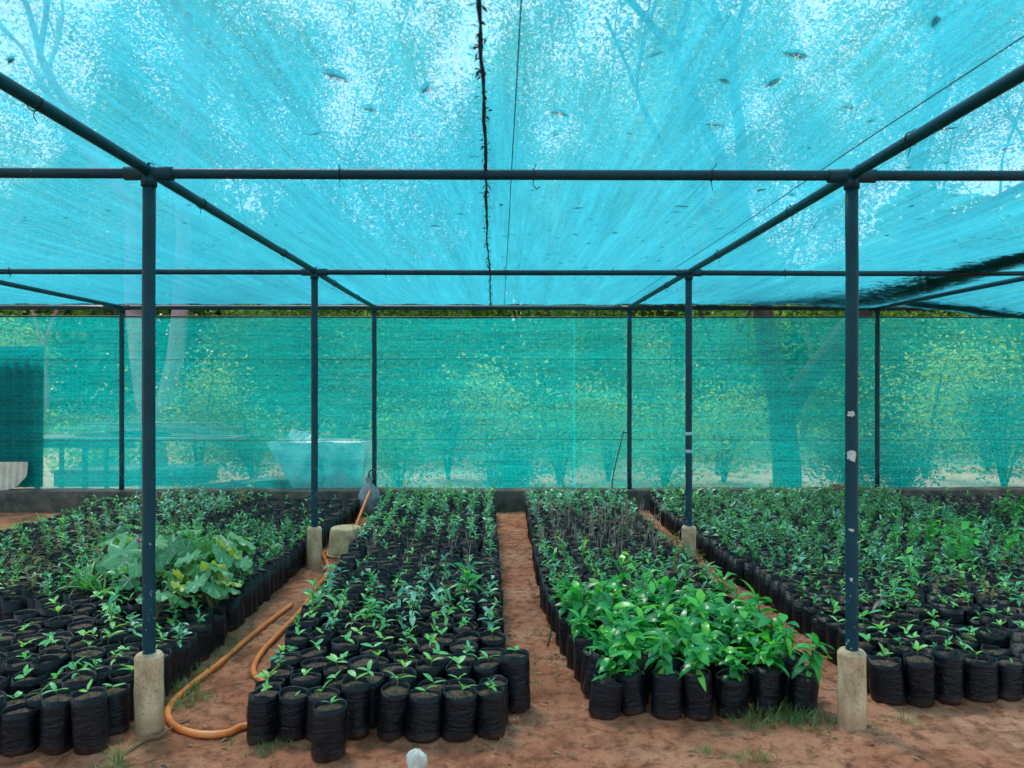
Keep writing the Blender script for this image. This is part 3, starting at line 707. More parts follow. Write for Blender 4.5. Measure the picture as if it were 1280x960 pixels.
for (bed, r), L in rows.items():
    L.sort(key=lambda s: s[2])
    for i, s in enumerate(L):
        pos = COL[i] if i < len(COL) else 'far along'
        if r < 0:
            l = 'stray black bag with one sprout standing ' + ('in front of the centre bed' if s[5] < 500 else 'at the right front corner of the centre bed')
        else: l = f'bag of {LOOK[s[4]]}, {pos} in {ORD[min(r, 21)]} row of {bed}'
        lab[id(s)] = l
purple_done = False
for i, s in enumerate(chosen):
    bed, r, x, y, kd = s[:5]
    root = empty('seedling_bag', (x, y, float(gz(x, y)) - .002), U(0, 6.3))
    root.rotation_euler[0] = U(-.07, .07); root.rotation_euler[1] = U(-.08, .08)
    tag(root, lab.get(id(s), 'black nursery bag'), 'seedling bag', 'black nursery bags of seedlings in the ' + bed)
    if abs(s[5] - 757) < 16 and r <= 1 and bed == 'middle right bed': root.rotation_euler = (0, .20, 0)
    bm_, sm_, zt = random.choice(BAGM)
    k = U(.94, 1.06)
    if kd == 'sprout': k *= 1.03
    o = bpy.data.objects.new('bag', bm_); C.objects.link(o); o.parent = root; o.scale = (k, k * U(.93, 1.05), k * (1.08 if r < 0 else U(.84, 1.10)))
    o2 = bpy.data.objects.new('potting_soil', sm_); C.objects.link(o2); o2.parent = root; o2.scale = o.scale
    o3 = bpy.data.objects.new('seedling', random.choice(HIM[kd])); C.objects.link(o3); o3.parent = root
    o3.location = (U(-.012, .012), U(-.012, .012), zt * o.scale[2]); q = U(.85, 1.2) if kd == 'lush' else U(.95, 1.5) if kd == 'sprout' else U(.65, 1.25); o3.scale = (q, q, q * U(.85, 1.15)); o3.rotation_euler = (U(-.25, .25), U(-.25, .25), U(0, 6.3))
    if kd == 'lobed' and not purple_done and s[5] < 180:
        purple_done = True; a = Arr()
        for t in range(26): leaf(a, (0, 0, 0), U(0, 6.3), U(-.2, 1.4), U(.02, .035), .014, .3, .1, 2)
        fo = a.obj('flower', M['purple'], o3); fo.location = (0, -.06, .47)
        fa = Arr(); tube(fa, [(0, 0, -.47), (.01, .0, -.2), (0, 0, 0)], .002, 5); fs = fa.obj('flower_stalk', M['stem'], o3); fs.location = (0, -.06, .47)
# the many further bags: one mass
mats = [M['bag'], M['potsoil']]; slot_of = {}
def slot(m):
    if m not in slot_of: slot_of[m] = len(mats); mats.append(M[m])
    return slot_of[m]
big = Arr()
LOC = {}
for k in KEYS:
    for i, p in enumerate(LO[k]):
        V, L, T, Mi = p.fin(); p.M = [np.where(Mi == 0, slot(LEAFM[k]), slot(STEMM[k]))]
for b, s_, z in BAGSLO:
    V, L, T, Mi = s_.fin(); s_.M = [Mi * 0 + 1]
for s in rest:
    bed, r, x, y, kd = s[:5]; rz = U(0, 6.3); b, so, zt = random.choice(BAGSLO); z = float(gz(x, y)); k = U(.95, 1.05)
    tl = (U(-.04, .04), U(-.04, .04))
    big.inst(b, (x, y, z), rz, k, tl); big.inst(so, (x, y, z), rz, k, tl)
    big.inst(random.choice(LO[kd]), (x, y, z + zt * k), U(0, 6.3), U(.6, 1.25), (U(-.25, .25), U(-.25, .25)))
tag(big.obj('seedling_bags', mats), 'dense block of further black seedling bags filling the back of the beds', kind='stuff')
print('slots', len(slots), 'chosen', len(chosen), 'farthest', chosen[-1][-1])

# ------------------------------------------------------------------ hoses, stick, bucket, tap and small things
def gpath(pts, r): return [(*gp(px, py + 0), float(gz(*gp(px, py))) + r) if len((px, py)) == 2 else 0 for px, py in pts]
hr = .0165
P = gpath([(365, 757), (345, 772), (312, 797), (275, 828), (240, 856), (218, 878), (212, 896), (224, 911), (252, 919), (284, 917), (306, 908)], hr)
pe = P[-1]
P2 = [(pe[0] + .14, pe[1] + .03, hr), (pe[0] + .26, pe[1] + .22, hr), (-1.25, 4.1, hr)] + gpath([(318, 838), (328, 815), (352, 790), (378, 762), (394, 738), (411, 716), (408, 703), (405, 692)], hr)
P2 += [(-1.50, 7.3, hr), (-1.53, 8.0, hr), (-1.62, 8.6, .05), (-1.62, 9.1, .20), (-1.60, 9.4, .33)]
a = Arr(); tube(a, smoothpath(P + P2, 8), hr, 12); tag(a.obj('hose', M['hose']), 'orange hose looping round the left concrete footing and up to the tap', 'hose')
a = Arr(); P = gpath([(160, 941), (185, 927), (205, 920), (222, 908), (239, 903)], .006); P = [(p[0], p[1], p[2] + .004 * i) for i, p in enumerate(P)]
tube(a, smoothpath(P, 4), [.006 + .0012 * math.sin(i) for i in range(17)], 8); tag(a.obj('stick', M['stick']), 'thin brown stick on the soil under the orange hose', 'stick')
a = Arr(); P = gpath([(684, 808), (686, 798), (689, 786)], .007); tube(a, P, .007, 8); tag(a.obj('stick', M['stick']), 'short stick on the centre path beside the middle right bed', 'stick')
a = Arr(); P = gpath([(664, 748), (684, 742)], .006); tube(a, P, .005, 8); tag(a.obj('stick', M['stick']), 'small twig lying across the far centre path', 'stick')
# bucket upside down on a dish
bx, by = gp(430, 697); bk = tag(empty('bucket', (bx, by + .1, 0)), 'dirty tan bucket turned upside down beside the left second-row footing', 'bucket')
a = Arr(); lathe(a, [(.165, .035), (.168, .05), (.160, .055), (.155, .16), (.145, .25), (.138, .268), (.128, .275), (.06, .270)], 36, 0, .004); a.obj('bucket_body', M['bucket'], bk)
a = Arr(); lathe(a, [(.178, .012), (.186, .024), (.184, .036), (.166, .040)], 36, 0, .006); a.obj('rim', M['bucket'], bk)
a = Arr(); box(a, -.085 + .14, -.077 + .14, -.130, -.1215, .05, .26); 
# standpipe wrapped in plastic bag
tx, ty, tz = at(461, 600, 9.45); tp = tag(empty('water_tap', (tx, 9.45, 0)), 'standpipe tap wrapped in grey plastic bag by the back wall', 'tap')
a = Arr(); tube(a, [(0, 0, 0), (0, 0, .50)], .014, 10); a.obj('pipe', M['darktimber'], tp)
a = Arr(); tube(a, smoothpath([(0, 0, .48), (.01, -.03, .53), (.05, -.03, .56), (.10, -.03, .55)]), .010, 8); a.obj('spout', M['darktimber'], tp)
a = Arr(); prof = [(.10, .0), (.135, .03), (.14, .12), (.135, .22), (.11, .30), (.06, .36), (.025, .40), (.05, .45), (.03, .46)]
V = []; F_ = []; seg = 30
for i, (r, z) in enumerate(prof):
    for k in range(seg):
        an = 2 * math.pi * k / seg; rr = r * (1 + .10 * math.sin(5 * an + i * .3) + .06 * math.sin(11 * an + i) + U(-.03, .03)); V.append((rr * math.cos(an), rr * math.sin(an), z + .01 * math.sin(3 * an)))
for i in range(len(prof) - 1):
    for k in range(seg): k2 = (k + 1) % seg; F_.append((i * seg + k, i * seg + k2, (i + 1) * seg + k2, (i + 1) * seg + k))
a.add(V, F_); a.obj('plastic_wrap', M['greybag'], tp)
# hooked rod leaning at the net
a = Arr(); p0 = at(765, 598, 9.60); p1 = at(780, 540, 9.88)
tube(a, smoothpath([(p0[0], 9.60, .0), (p0[0] + .01, 9.62, p0[2]), (p1[0] - .02, 9.86, p1[2] - .03), (p1[0], 9.88, p1[2]), (p1[0] + .04, 9.88, p1[2] + .0)], 6), .007, 8)
tag(a.obj('hooked_rod', M['wire']), 'thin dark hooked iron rod leaning on the net beside a back post', 'rod')
# crumpled white plastic cup
x, y = gp(520, 962); a = Arr(); V = []; F_ = []; seg = 22; prof = [(.012, 0), (.028, .008), (.036, .03), (.040, .055), (.030, .072), (.018, .082), (.004, .086)]
for i, (r, z) in enumerate(prof):
    for k in range(seg):
        an = 2 * math.pi * k / seg; rr = r * (1 + .30 * math.sin(3 * an + i * .9) + .16 * math.sin(7 * an + i * 1.7) + U(-.14, .14)); V.append((rr * math.cos(an), rr * math.sin(an), z + .005 * math.sin(4 * an)))
for i in range(len(prof) - 1):
    for k in range(seg): k2 = (k + 1) % seg; F_.append((i * seg + k, i * seg + k2, (i + 1) * seg + k2, (i + 1) * seg + k))
F_.append(tuple((len(prof) - 1) * seg + k for k in range(seg))); F_.append(tuple(range(seg - 1, -1, -1)))
a.add(V, F_, 0); o = a.obj('plastic_bag', M['white'], loc=(x, y, .002)); tag(o, 'crumpled white plastic bag on soil in front of centre bed', 'litter')
# pale trowel-shaped leaf in right bed
x, y, z = at(1104, 775, 4.5); a = Arr(); leaf(a, (0, 0, 0), .6, -.8, .09, .045, .3, .3, 5); tube(a, [(0, 0, 0), (-.01, -.01, .07)], .002, 5)
o = a.obj('dead_leaf', M['white'], loc=(x, 4.5, .33)); tag(o, 'pale dried leaf hanging over bags in the right bed', 'leaf')

# corrugated sheets at left
def corrugated(w, h, pitch, amp, mat, name, loc, rot, roundc=0):
    xs = np.arange(0, w + 1e-6, pitch / 10); zs = np.linspace(0, h, 16); a = Arr(); th = .004
    for side in (0, 1):
        V = []
        for z in zs:
            for x in xs:
                zz = z
                if roundc:                   # worn, rounded lower corner
                    lim = roundc * (1 - math.sqrt(max(0, 1 - max(0, (x - (w - roundc)) / roundc) ** 2))); zz = max(z, lim + (z / h) * 1e-3)
                V.append((x, amp * math.sin(2 * math.pi * x / pitch) + side * th, min(zz, h)))
        n = len(xs); F_ = [(j * n + i, j * n + i + 1, (j + 1) * n + i + 1, (j + 1) * n + i) for j in range(len(zs) - 1) for i in range(n - 1)]
        a.add(V, F_)
    o = a.obj(name, mat, loc=loc); o.rotation_euler = rot; return o
x1, _, z1 = at(57, 432, 10.03); o = corrugated(1.5, z1 - .27, .13, .022, M['darksheet'], 'corrugated_sheet', (x1 - 1.5, 10.05, .27), (R(-1), 0, 0))
tag(o, 'tall dark corrugated sheet standing behind the net at far left', 'metal sheet')
x1, _, z1 = at(36, 576, 9.80); o = corrugated(.9, z1 - .262, .085, .014, M['palesheet'], 'corrugated_sheet', (x1 - .9, 9.83, .262), (R(-6), 0, 0), .30)
tag(o, 'small pale corrugated fibreglass sheet with rounded corner resting on low wall', 'roof sheet')
# bench of boards behind the net
bt = tag(empty('board_bench', (-5.0, 11.3, 0)), 'long rough bench stacked with loose boards behind the net on the left', 'bench')
zt = CAMZ - (548 - 479) / F * 11.3
a = Arr(); box(a, -1.9, 1.2, -.35, .35, zt + .005, zt + .045); a.obj('bench_top', M['timber'], bt, False)
a = Arr(); box(a, -1.9, -.2, -.40, -.352, zt - .09, zt + .045); a.obj('front_board', M['darktimber'], bt, False)
for lx in (-1.6, -.93, -.40):
    for ly in (-.3, .3): a = Arr(); box(a, lx - .025, lx + .025, ly - .025, ly + .025, -.02, zt - .012); a.obj('leg', M['darktimber'], bt, False)
for i in range(9):
    a = Arr(); L = U(1.2, 2.2); box(a, -L / 2, L / 2, -.05, .05, 0, .022)
    o = a.obj('timber_board', M['timber'], smooth=False); o.location = (-5 + U(-1.1, .7) * .6, 11.3 + U(-.25, .25), zt + .054 + .025 * i * .9); o.rotation_euler = (0, U(-.015, .015), U(-.12, .12))
    tag(o, 'grey weathered board lying in the loose stack on the bench', 'board', 'loose boards stacked on the bench')
# raised beds beyond
a = Arr(); x0 = at(80, 583, 12.4)[0]; x1 = at(250, 583, 12.4)[0]; box(a, x0, x1, 12.2, 13.2, -.05, .25); tag(a.obj('planter_bed', M['darktimber'], smooth=False), 'low dark planter bed beneath the bench behind the net', 'planter')
a = Arr(); V = [(at(200, 0, 10.7)[0], 10.7, 0), (at(440, 0, 10.7)[0], 10.7, 0), (at(440, 0, 10.7)[0], 10.7, .33), (at(330, 0, 10.7)[0], 10.7, .27), (at(200, 0, 10.7)[0], 10.7, .08)]
V += [(v[0], 11.3, v[2]) for v in V]; a.add(V, [(0, 1, 2, 3, 4), (9, 8, 7, 6, 5), (0, 4, 9, 5), (4, 3, 8, 9), (3, 2, 7, 8), (2, 1, 6, 7), (1, 0, 5, 6)])
tag(a.obj('log_ramp', M['darktimber'], smooth=False), 'dark sloping plank ramp on the ground behind the net', 'plank')
# plastic-covered trough
tb = tag(empty('water_trough', (at(400, 0, 10.35)[0], 10.4, 0)), 'large trough draped with pale plastic sheet, grey shading painted in, behind the net', 'trough')
def quadgrid(c00, c10, c11, c01, n, m, wob):
    V = []; c00, c10, c11, c01 = map(np.array, (c00, c10, c11, c01))
    for j in range(m + 1):
        for i in range(n + 1):
            u, v = i / n, j / m; p = (c00 * (1 - u) + c10 * u) * (1 - v) + (c01 * (1 - u) + c11 * u) * v
            p = p + np.array([0, wob * (math.sin(u * 9 + v * 5) + .6 * math.sin(u * 21 - v * 4)), wob * .4 * math.sin(u * 13)]); V.append(p)
    return V, [(j * (n + 1) + i, j * (n + 1) + i + 1, (j + 1) * (n + 1) + i + 1, (j + 1) * (n + 1) + i) for j in range(m) for i in range(n)]
zt = CAMZ - (551 - 479) / F * 10.3; lx0, lx1 = -.66, .62
a = Arr(); V, F_ = quadgrid((-.28, -.15, .12), (.60, -.15, .12), (.62, -.2, zt), (-.66, -.2, zt), 24, 12, .045); a.add(V, F_)
V, F_ = quadgrid((.60, -.15, .12), (.58, .45, .12), (.62, .5, zt), (.62, -.2, zt), 10, 12, .012); a.add(V, F_)
V, F_ = quadgrid((-.28, .45, .12), (-.28, -.15, .12), (-.66, -.2, zt), (-.66, .5, zt), 10, 12, .012); a.add(V, F_)
V, F_ = quadgrid((-.28, .45, .12), (.58, .45, .12), (.62, .5, zt), (-.66, .5, zt), 10, 12, .012); a.add(V, F_)
a.obj('trough_side', M['tub'], tb)
a = Arr(); V, F_ = quadgrid((-.62, -.2, zt - .005), (.60, -.2, zt - .005), (.60, .48, zt - .03), (-.62, .48, zt - .03), 16, 8, .012); a.add(V, F_); a.obj('sheet_cover', M['tub'], tb)
a = Arr(); V, F_ = quadgrid((-.46, -.1, zt), (-.18, -.15, zt - .04), (-.08, -.05, zt + .10), (-.38, 0, zt + .17), 8, 6, .02); a.add(V, F_); a.obj('sheet_flap', M['tub'], tb)
a = Arr(); box(a, -.25, .55, -.1, .4, -.02, .12); a.obj('trough_base', M['wall'], tb, False)

# ------------------------------------------------------------------ ground scatter: weeds, pebbles, litter
a = Arr()
def tuft(x, y, n, h, spread):
    z = float(gz(x, y))
    for _ in range(n):
        leaf(a, (x + random.gauss(0, spread), y + random.gauss(0, spread), z - .003), U(0, 6.3), U(.5, 1.5), h * U(.4, 1.1), U(.002, .004), U(.2, 1.6), .2, 4)
for px, py, n, h, sp in ((945, 905, 160, .11, .07), (985, 900, 180, .12, .08), (1010, 905, 120, .09, .06), (950, 950, 70, .07, .03), (925, 950, 40, .06, .03), (880, 942, 50, .06, .03), (1140, 908, 60, .06, .04),
                         (150, 955, 70, .13, .018), (140, 968, 60, .08, .03), (225, 880, 170, .09, .06), (235, 858, 150, .10, .05), (255, 868, 80, .06, .05), (245, 838, 120, .09, .05), (290, 800, 90, .06, .05),
                         (300, 770, 60, .05, .05), (270, 815, 90, .07, .05), (330, 938, 90, .05, .05), (350, 930, 60, .05, .05), (295, 925, 50, .04, .04), (180, 925, 40, .03, .03), (1090, 912, 40, .04, .03), (1040, 905, 40, .04, .03),
                         (655, 840, 50, .05, .04), (668, 855, 40, .05, .03), (670, 790, 40, .05, .04), (415, 925, 40, .03, .05), (480, 935, 40, .03, .08), (600, 930, 40, .03, .06), (845, 640, 60, .10, .1), (625, 640, 60, .10, .1), (645, 645, 40, .08, .1)):
    x, y = gp(px, py); tuft(x, y, n, h, sp)
for _ in range(110):
    side = random.choice([-1.68, -1.25, 0.02, .33, 1.52, 1.88]); y = U(3.6, 9.4); tuft(side + U(-.03, .03), y, random.randint(4, 14), U(.03, .06), .02)
tag(a.obj('weeds', M['grass']), 'thin tufts of grass and weeds growing on the paths', kind='stuff')
a = Arr()
for _ in range(1500):
    y = U(2.9, 9.5); x = random.choice([U(-1.75, -1.2), U(-.05, .42), U(1.45, 1.95), U(-3, 3) if y < 3.9 else U(-.05, .42)])
    r = U(.002, .007) * (1.6 if random.random() < .05 else 1); z = float(gz(x, y)); K = 6
    V = [(x + r * U(.7, 1.2) * math.cos(k * math.pi / 3), y + r * U(.7, 1.2) * math.sin(k * math.pi / 3), z + r * .1) for k in range(6)] + [(x + U(-.3, .3) * r, y + U(-.3, .3) * r, z + r * .8)]
    a.add(V, [(k, (k + 1) % 6, 6) for k in range(6)])
tag(a.obj('pebbles', mat_noise('soil_clods', [(.3, (.26, .12, .07)), (.6, (.45, .26, .17)), (.8, (.62, .46, .36))], 3, .95)), 'small stones and soil clods scattered on the path', kind='stuff')
a = Arr()
for _ in range(1100):
    y = U(2.9, 9.5); x = random.choice([U(-1.75, -1.2), U(-.05, .42), U(1.45, 1.95), U(-3, 3) if y < 3.9 else U(1.45, 1.95)])
    leaf(a, (x, y, float(gz(x, y)) + .004), U(0, 6.3), U(-.05, .3), U(.012, .045), U(.004, .016), U(0, .6), .3, 3)
for _ in range(260):
    y = U(2.95, 9); x = random.choice([U(-1.75, -1.2), U(-.05, .42), U(1.45, 1.95), U(-3, 3) if y < 3.9 else U(1.45, 1.95)]); an = U(0, 6.3); L = U(.03, .11); z = float(gz(x, y)) + .003
    tube(a, [(x, y, z), (x + L * .5 * math.cos(an) + U(-.006, .006), y + L * .5 * math.sin(an), z + .003), (x + L * math.cos(an), y + L * math.sin(an), z)], U(.0008, .0018), 4)
tag(a.obj('dry_litter', M['lf_litter']), 'dry leaf scraps and twigs scattered on the red soil', kind='stuff')
# weeds at the wall foot, climbing leaves
# ------------------------------------------------------------------ trees
def cloud(a, Cn, size, mat, flat=.5, asp=.45):
    """leaf-sized rhombic faces, vectorised"""
    n = len(Cn); s = size * rng.uniform(.6, 1.3, n)
    d = rng.normal(size=(n, 3)); d[:, 2] *= flat; d /= np.linalg.norm(d, axis=1)[:, None]
    u = rng.normal(size=(n, 3)); u -= d * (u * d).sum(1)[:, None]; u /= np.linalg.norm(u, axis=1)[:, None]
    w = np.cross(d, u)
    p0 = Cn - d * s[:, None] * .5; p2 = Cn + d * s[:, None] * .5; p1 = Cn + u * (s * asp * .5)[:, None] + w * (s * .08)[:, None]; p3 = Cn - u * (s * asp * .5)[:, None] + w * (s * .08)[:, None]
    V = np.stack([p0, p1, p2, p3], 1).reshape(-1, 3); Fq = np.arange(n * 4).reshape(n, 4); a.add(V, Fq, mat)
def tree(name, x, y, h, r0, forks, bark, leafm, nleaf, lsize, label, group=None, crown_r=.55, lean=(0, 0), taper=.45, zmin=.3, start=.35, droop=0.0, cat='tree'):
    z = float(gz(x, y)); root = empty(name, (x, y, z)); tag(root, label, cat, group)
    t = Arr(); tips = []
    def grow(p, d, L, r, lev):
        n = 6; P = [p.copy()]; q = p.copy(); dd = d.copy(); rr = [r]
        for i in range(n):
            dd = dd + np.array([U(-.13, .13), U(-.13, .13), U(-.03, .08)]) * (1 if lev else .6); dd /= np.linalg.norm(dd); q = q + dd * L / n; P.append(q.copy()); rr.append(r * (1 - (.12 if lev == 0 and taper < .4 else taper) * (i + 1) / n))
            if lev >= 2: tips.append(q.copy())
        tube(t, P, rr, 9 if lev < 2 else 5, 0, cap=False)
        if lev >= 4 or r < .012: tips.append(q.copy()); return
        k = random.choice([2, 3, 3]) if lev else len(forks)
        for j in range(k):
            i = n if j < 2 else random.randint(3, n)
            if lev == 0: nd = np.array(forks[j], float); i = n
            else:
                nd = dd * .9 + np.array([U(-.8, .8), U(-.8, .8), U(-.15, .6)])
            nd /= np.linalg.norm(nd); grow(P[i], nd, L * (U(.62, .82) if lev else (h * .38 / L)), rr[i] * ((.88 if lev == 0 and taper < .4 else .78) if j < 2 else .5), lev + 1)
    tl = h * start; grow(np.array([0, 0, -.15]), np.array([lean[0], lean[1], 1.0]), tl, r0, 0)
    t.obj('trunk', M[bark], root)
    tips = np.array(tips); c = Arr()
    per = rng.integers(0, len(tips), nleaf); wt = rng.random(len(tips)) ** 1.5
    keep = rng.random(nleaf) < (.25 + .75 * wt[per]); per = per[keep]
    pos = tips[per] + rng.normal(0, crown_r, (len(per), 3)) * np.array([1, 1, .6])
    pos[:, 2] -= np.abs(rng.normal(0, droop, len(per))) if droop else 0
    pos = pos[pos[:, 2] > zmin]
    cloud(c, pos, lsize, 0); c.obj('crown', M[leafm], root, smooth=False)
    return root
def shrub(x, y, h, w, n, ls, leafm, label, cat='shrub', group='shrubs growing behind the back net'):
    z = float(gz(x, y)); root = empty('shrub', (x, y, z)); tag(root, label, cat, group); t = Arr(); cs = []
    for i in range(9 if h < 3 else 18):
        az = U(0, 6.3); hh = h * (U(.6, 1) if h < 3 else U(.25, 1)); rr = w * U(.2, 1)
        P = smoothpath([(0, 0, -.05), (rr * .3 * math.cos(az), rr * .3 * math.sin(az), hh * .5), (rr * .8 * math.cos(az), rr * .8 * math.sin(az), hh)], 4); tube(t, P, list(np.linspace(.02, .005, len(P))), 5, 0, False)
        for _ in range(3): cs.append(on(P, U(.3, 1)))
    t.obj('branches', M['darkbark'], root); cs = np.array(cs); k = rng.integers(0, len(cs), n); wt = rng.random(len(cs)); k = k[rng.random(n) < .3 + .7 * wt[k]]
    pos = cs[k] + rng.normal(0, min(.42, .17 * w + .08), (len(k), 3)); pos = pos[pos[:, 2] > .02]; c = Arr(); cloud(c, pos, ls, 0); c.obj('foliage', M[leafm], root, smooth=False); return root

def X(px, Y): return (px - 627) / F * Y
# the pale forked tree at left and the dark forked tree at right
tree('pale_tree', X(198, 12.9), 12.9, 11, .20, [(-.20, .02, 1), (.22, .05, 1)], 'bark', 'lf_tree', 20000, .075, 'pale grey tree forking low into two trunks behind left front post', crown_r=.33, start=.08, taper=.25, zmin=3.2)
tree('dark_tree', X(985, 11.4), 11.4, 8.6, .22, [(-.20, .05, 1), (.62, .1, 1)], 'darkbark', 'lf_dark', 26000, .075, 'dark tree with thick forked trunk behind the right front post', crown_r=.33, start=.15, taper=.25, zmin=2.9)
tree('thin_tree', X(900, 13.6), 13.6, 8.5, .09, [(-.3, .1, 1), (.3, .1, 1)], 'darkbark', 'lf_tree', 9000, .10, 'slender curved tree just left of the dark forked tree', crown_r=.33, start=.22, lean=(.05, 0))
G = 'trees beyond the back net'
specs = [  # px, Y, h, kind, label
    (60, 17, 6.2, 'lf_yel', 'thin bare-branched tree with yellow-green crown at far left edge', 5000, .35),
    (330, 14.5, 9.0, 'lf_dark', 'dense dark tree between left front post and its neighbour', 16000, .2),
    (430, 15.5, 10.5, 'lf_tree', 'tall green tree behind the plastic-draped trough', 16000, .2),
    (540, 14.0, 6.3, 'lf_dark', 'dense dark tree left of the roof seam', 16000, .2),
    (660, 15.0, 6.6, 'lf_tree', 'shorter forked tree right of the roof seam, beneath open sky', 12000, .25),
    (770, 17.0, 8.5, 'lf_yel', 'yellow-green tree between the two right inner posts', 12000, .2),
    (850, 15.5, 12, 'lf_tree', 'tall tree behind the right second-row post', 14000, .22),
    (1120, 16.0, 11.5, 'lf_tree', 'tall leafy tree behind the right back post', 14000, .2),
    (1230, 15.0, 10.5, 'lf_yel', 'yellow-green tree at the right edge', 13000, .2),
    (1380, 15.5, 12, 'lf_dark', 'dark tree just outside the right edge', 12000, .2),
    (150, 22.0, 11, 'lf_tree', 'distant tree beyond the pale forked trunk', 11000, .25),
    (380, 22.0, 14, 'lf_tree', 'distant tall tree above the left roof panel', 12000, .22),
    (1005, 18.0, 8.5, 'lf_tree', 'leafy mid-height tree seen between the forks of the dark tree', 12000, .2),
    (905, 19.0, 9.5, 'lf_tree', 'green mid-height tree above the slender curved tree', 12000, .2),
    (960, 24.0, 14, 'lf_yel', 'distant tree far behind the dark forked tree', 12000, .22),
]
for i, (px, Y, h, lm, lb, n, st) in enumerate(specs):
    Y2 = Y + (5.5 if Y < 18 else 3.5); h = 1.6 + (h - 1.6) * Y2 / Y; Y = Y2
    tree('leafy_tree', X(px, Y), Y, h, .05 + h * .006, [(U(-.45, -.2), U(-.2, .2), 1), (U(.2, .45), U(-.2, .2), 1), (U(-.1, .1), .3, 1)], 'darkbark' if i % 3 else 'bark', lm, int(n * 3.6), .10 if Y < 23 else .13, lb, G, crown_r=.38, start=st, droop=.5)
# understorey
sh = [(250, 12.6, 1.9, .9, 'lf_yel', 'yellow-green shrub right of the left front post'), (320, 12.2, 1.6, .8, 'lf_tree', 'green shrub beyond the end of the board bench'),
      (500, 11.8, 1.3, .8, 'lf_tree', 'bright low shrub right of the trough'), (560, 13.0, 2.0, 1.0, 'lf_dark', 'dark rounded shrub left of the roof seam'),
      (610, 12.4, 1.9, .9, 'lf_yel', 'pale yellow shrub directly behind the centre path'), (640, 11.2, .8, .5, 'lf_dark', 'small dark shrub low behind the centre path'),
      (700, 12.2, 1.5, .8, 'lf_tree', 'mid-green shrub right of the centre path'), (760, 12.8, 1.8, .8, 'lf_yel', 'yellow-green shrub beside the hooked rod'),
      (830, 12.0, 1.3, .8, 'lf_tree', 'green shrub left of the right second-row post'), (905, 12.4, 1.7, .8, 'lf_yel', 'yellow shrub right of the right second-row post'),
      (1060, 11.6, 1.0, .8, 'lf_dark', 'dark low shrub hidden by the right front post'), (1130, 11.4, .9, .6, 'lf_dark', 'dark low shrub right of the right back post'),
      (1160, 13.0, 2.3, 1.1, 'lf_yel', 'tall yellow-green shrub right of the right back post'), (1260, 11.6, 2.0, .8, 'lf_dark', 'dark shrub at the right edge'),
      (1240, 14.0, 2.6, 1.2, 'lf_yel', 'large yellow shrub near the right edge'), (440, 13.2, 2.4, 1.0, 'lf_dark', 'dark shrub behind the trough'), (140, 13.4, .5, .7, 'lf_tree', 'low green plants on the dark planter bed')]
sh2 = [(300, 17.5, 4.4, 1.7, 'lf_tree', 'tall leafy bush between the pale tree and the trough'), (395, 18.5, 5.0, 1.9, 'lf_tree', 'tall rounded bush above the trough'), (480, 17, 4.6, 1.7, 'lf_tree', 'tall leafy bush left of the roof seam'),
  (555, 18, 5.2, 1.8, 'lf_tree', 'tall leafy bush directly left of the centre path'), (690, 17.5, 4.8, 1.8, 'lf_tree', 'tall leafy bush directly right of the centre path'), (745, 19, 5.2, 1.8, 'lf_tree', 'tall rounded bush behind the hooked rod'),
  (800, 21, 3.6, 1.7, 'lf_yel', 'tall pale bush between the two inner right posts'), (930, 17.5, 4.8, 1.9, 'lf_tree', 'tall leafy bush behind the slender curved tree'), (1050, 18, 5.0, 2.0, 'lf_tree', 'tall rounded bush behind the right front post'),
  (1110, 20, 5.0, 2.0, 'lf_tree', 'tall leafy bush behind the right back post'), (1190, 17.5, 4.6, 1.9, 'lf_tree', 'tall rounded bush right of the right back post'), (1290, 18, 5.0, 2.0, 'lf_tree', 'tall leafy bush cut by the right edge'), (20, 24, 3.6, 2.0, 'lf_yel', 'pale bush behind the dark corrugated sheet')]
for (px, Y, h, w, lm, lb) in sh2: shrub(X(px, Y), Y, h, w * .8, 14000, .12, lm, lb)
for (px, Y, h, w, lm, lb) in sh: shrub(X(px, Y), Y, h, w * 1.15, 4500, .075, lm, lb)
# far wood reading as one mass
c = Arr(); n = 330000
ang = rng.uniform(-1.0, 1.0, n); dist = rng.uniform(32, 46, n); xx = np.sin(ang) * dist; yy = np.cos(ang) * dist
top = 9.5 + 2.2 * np.sin(ang * 11) + 1.4 * np.sin(ang * 27 + 1); zz = rng.random(n) ** .8 * top + gz(xx, yy) - .2
keep = (np.sin(xx * 1.3 + zz * .7) + np.sin(yy * 1.1 - zz * 1.3) + rng.normal(0, .7, n)) > -.6
pos = np.stack([xx, yy, zz], 1)[keep]; cloud(c, pos, .42, 0, asp=.6); tag(c.obj('woodland', M['lf_tree'], smooth=False), 'distant mass of woodland on the rise behind the nursery', kind='stuff')
c = Arr(); n = 26000; xx = rng.uniform(-14, 14, n); yy = rng.uniform(13.5, 26, n); zz = rng.random(n) ** 2 * .7 * (1 + np.sin(xx * 1.7) * np.sin(yy * 2.2)) + gz(xx, yy)
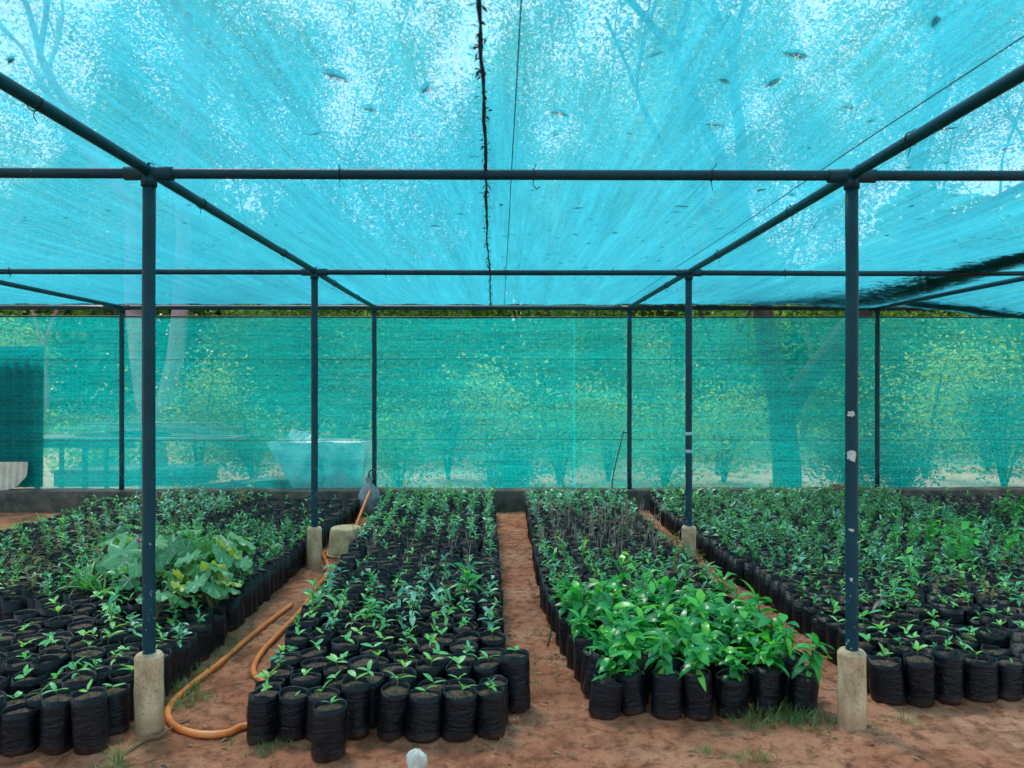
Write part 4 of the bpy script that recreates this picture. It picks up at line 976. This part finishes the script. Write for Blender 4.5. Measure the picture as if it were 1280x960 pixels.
cloud(c, np.stack([xx, yy, zz], 1), .12, 0); tag(c.obj('undergrowth', M['lf_tree'], smooth=False), 'tangled low undergrowth between the trees behind the net', kind='stuff')

# ------------------------------------------------------------------ light
w = bpy.data.worlds.new('World'); sc.world = w; w.use_nodes = True; nt = w.node_tree; nt.nodes.clear()
sky = nt.nodes.new('ShaderNodeTexSky'); sky.sky_type = 'NISHITA'; sky.sun_disc = False
SE, SA = 60, -32     # elevation; azimuth measured from +Y towards +X
sky.sun_elevation = R(SE); sky.sun_rotation = R(SA); sky.dust_density = 4.0; sky.air_density = 1.2; sky.ozone_density = 1.0
bg = nt.nodes.new('ShaderNodeBackground'); bg.inputs[1].default_value = .14; ow = nt.nodes.new('ShaderNodeOutputWorld')
tc = nt.nodes.new('ShaderNodeTexCoord'); cn = noise(nt, tc.outputs['Generated'], 2.2, 7, .6)
nt.links.new(mixc(nt, ramp(nt, cn, [(.30, g(.35)), (.55, g(1))]), sky.outputs[0], (8.5, 8.3, 9.0)), bg.inputs[0]); nt.links.new(bg.outputs[0], ow.inputs[0])
sd = bpy.data.lights.new('sun', 'SUN'); sd.energy = 3.6; sd.angle = R(12); sd.color = (1, .95, .88)
so = bpy.data.objects.new('sun', sd); C.objects.link(so)
d = Vector((math.sin(R(SA)) * math.cos(R(SE)), math.cos(R(SA)) * math.cos(R(SE)), math.sin(R(SE))))
so.rotation_euler = d.to_track_quat('Z', 'Y').to_euler()

sc.render.engine = 'CYCLES'; cy = sc.cycles
cy.max_bounces = 6; cy.diffuse_bounces = 3; cy.glossy_bounces = 2; cy.transmission_bounces = 4; cy.transparent_max_bounces = 12
cy.use_denoising = True; cy.use_adaptive_sampling = True; cy.adaptive_threshold = .03; cy.caustics_reflective = False; cy.caustics_refractive = False
try: cy.denoiser = 'OPENIMAGEDENOISE'
except Exception: pass
vs = sc.view_settings; vs.view_transform = 'Standard'; vs.look = 'None'; vs.gamma = 1; vs.use_curve_mapping = False; vs.exposure = 0.6
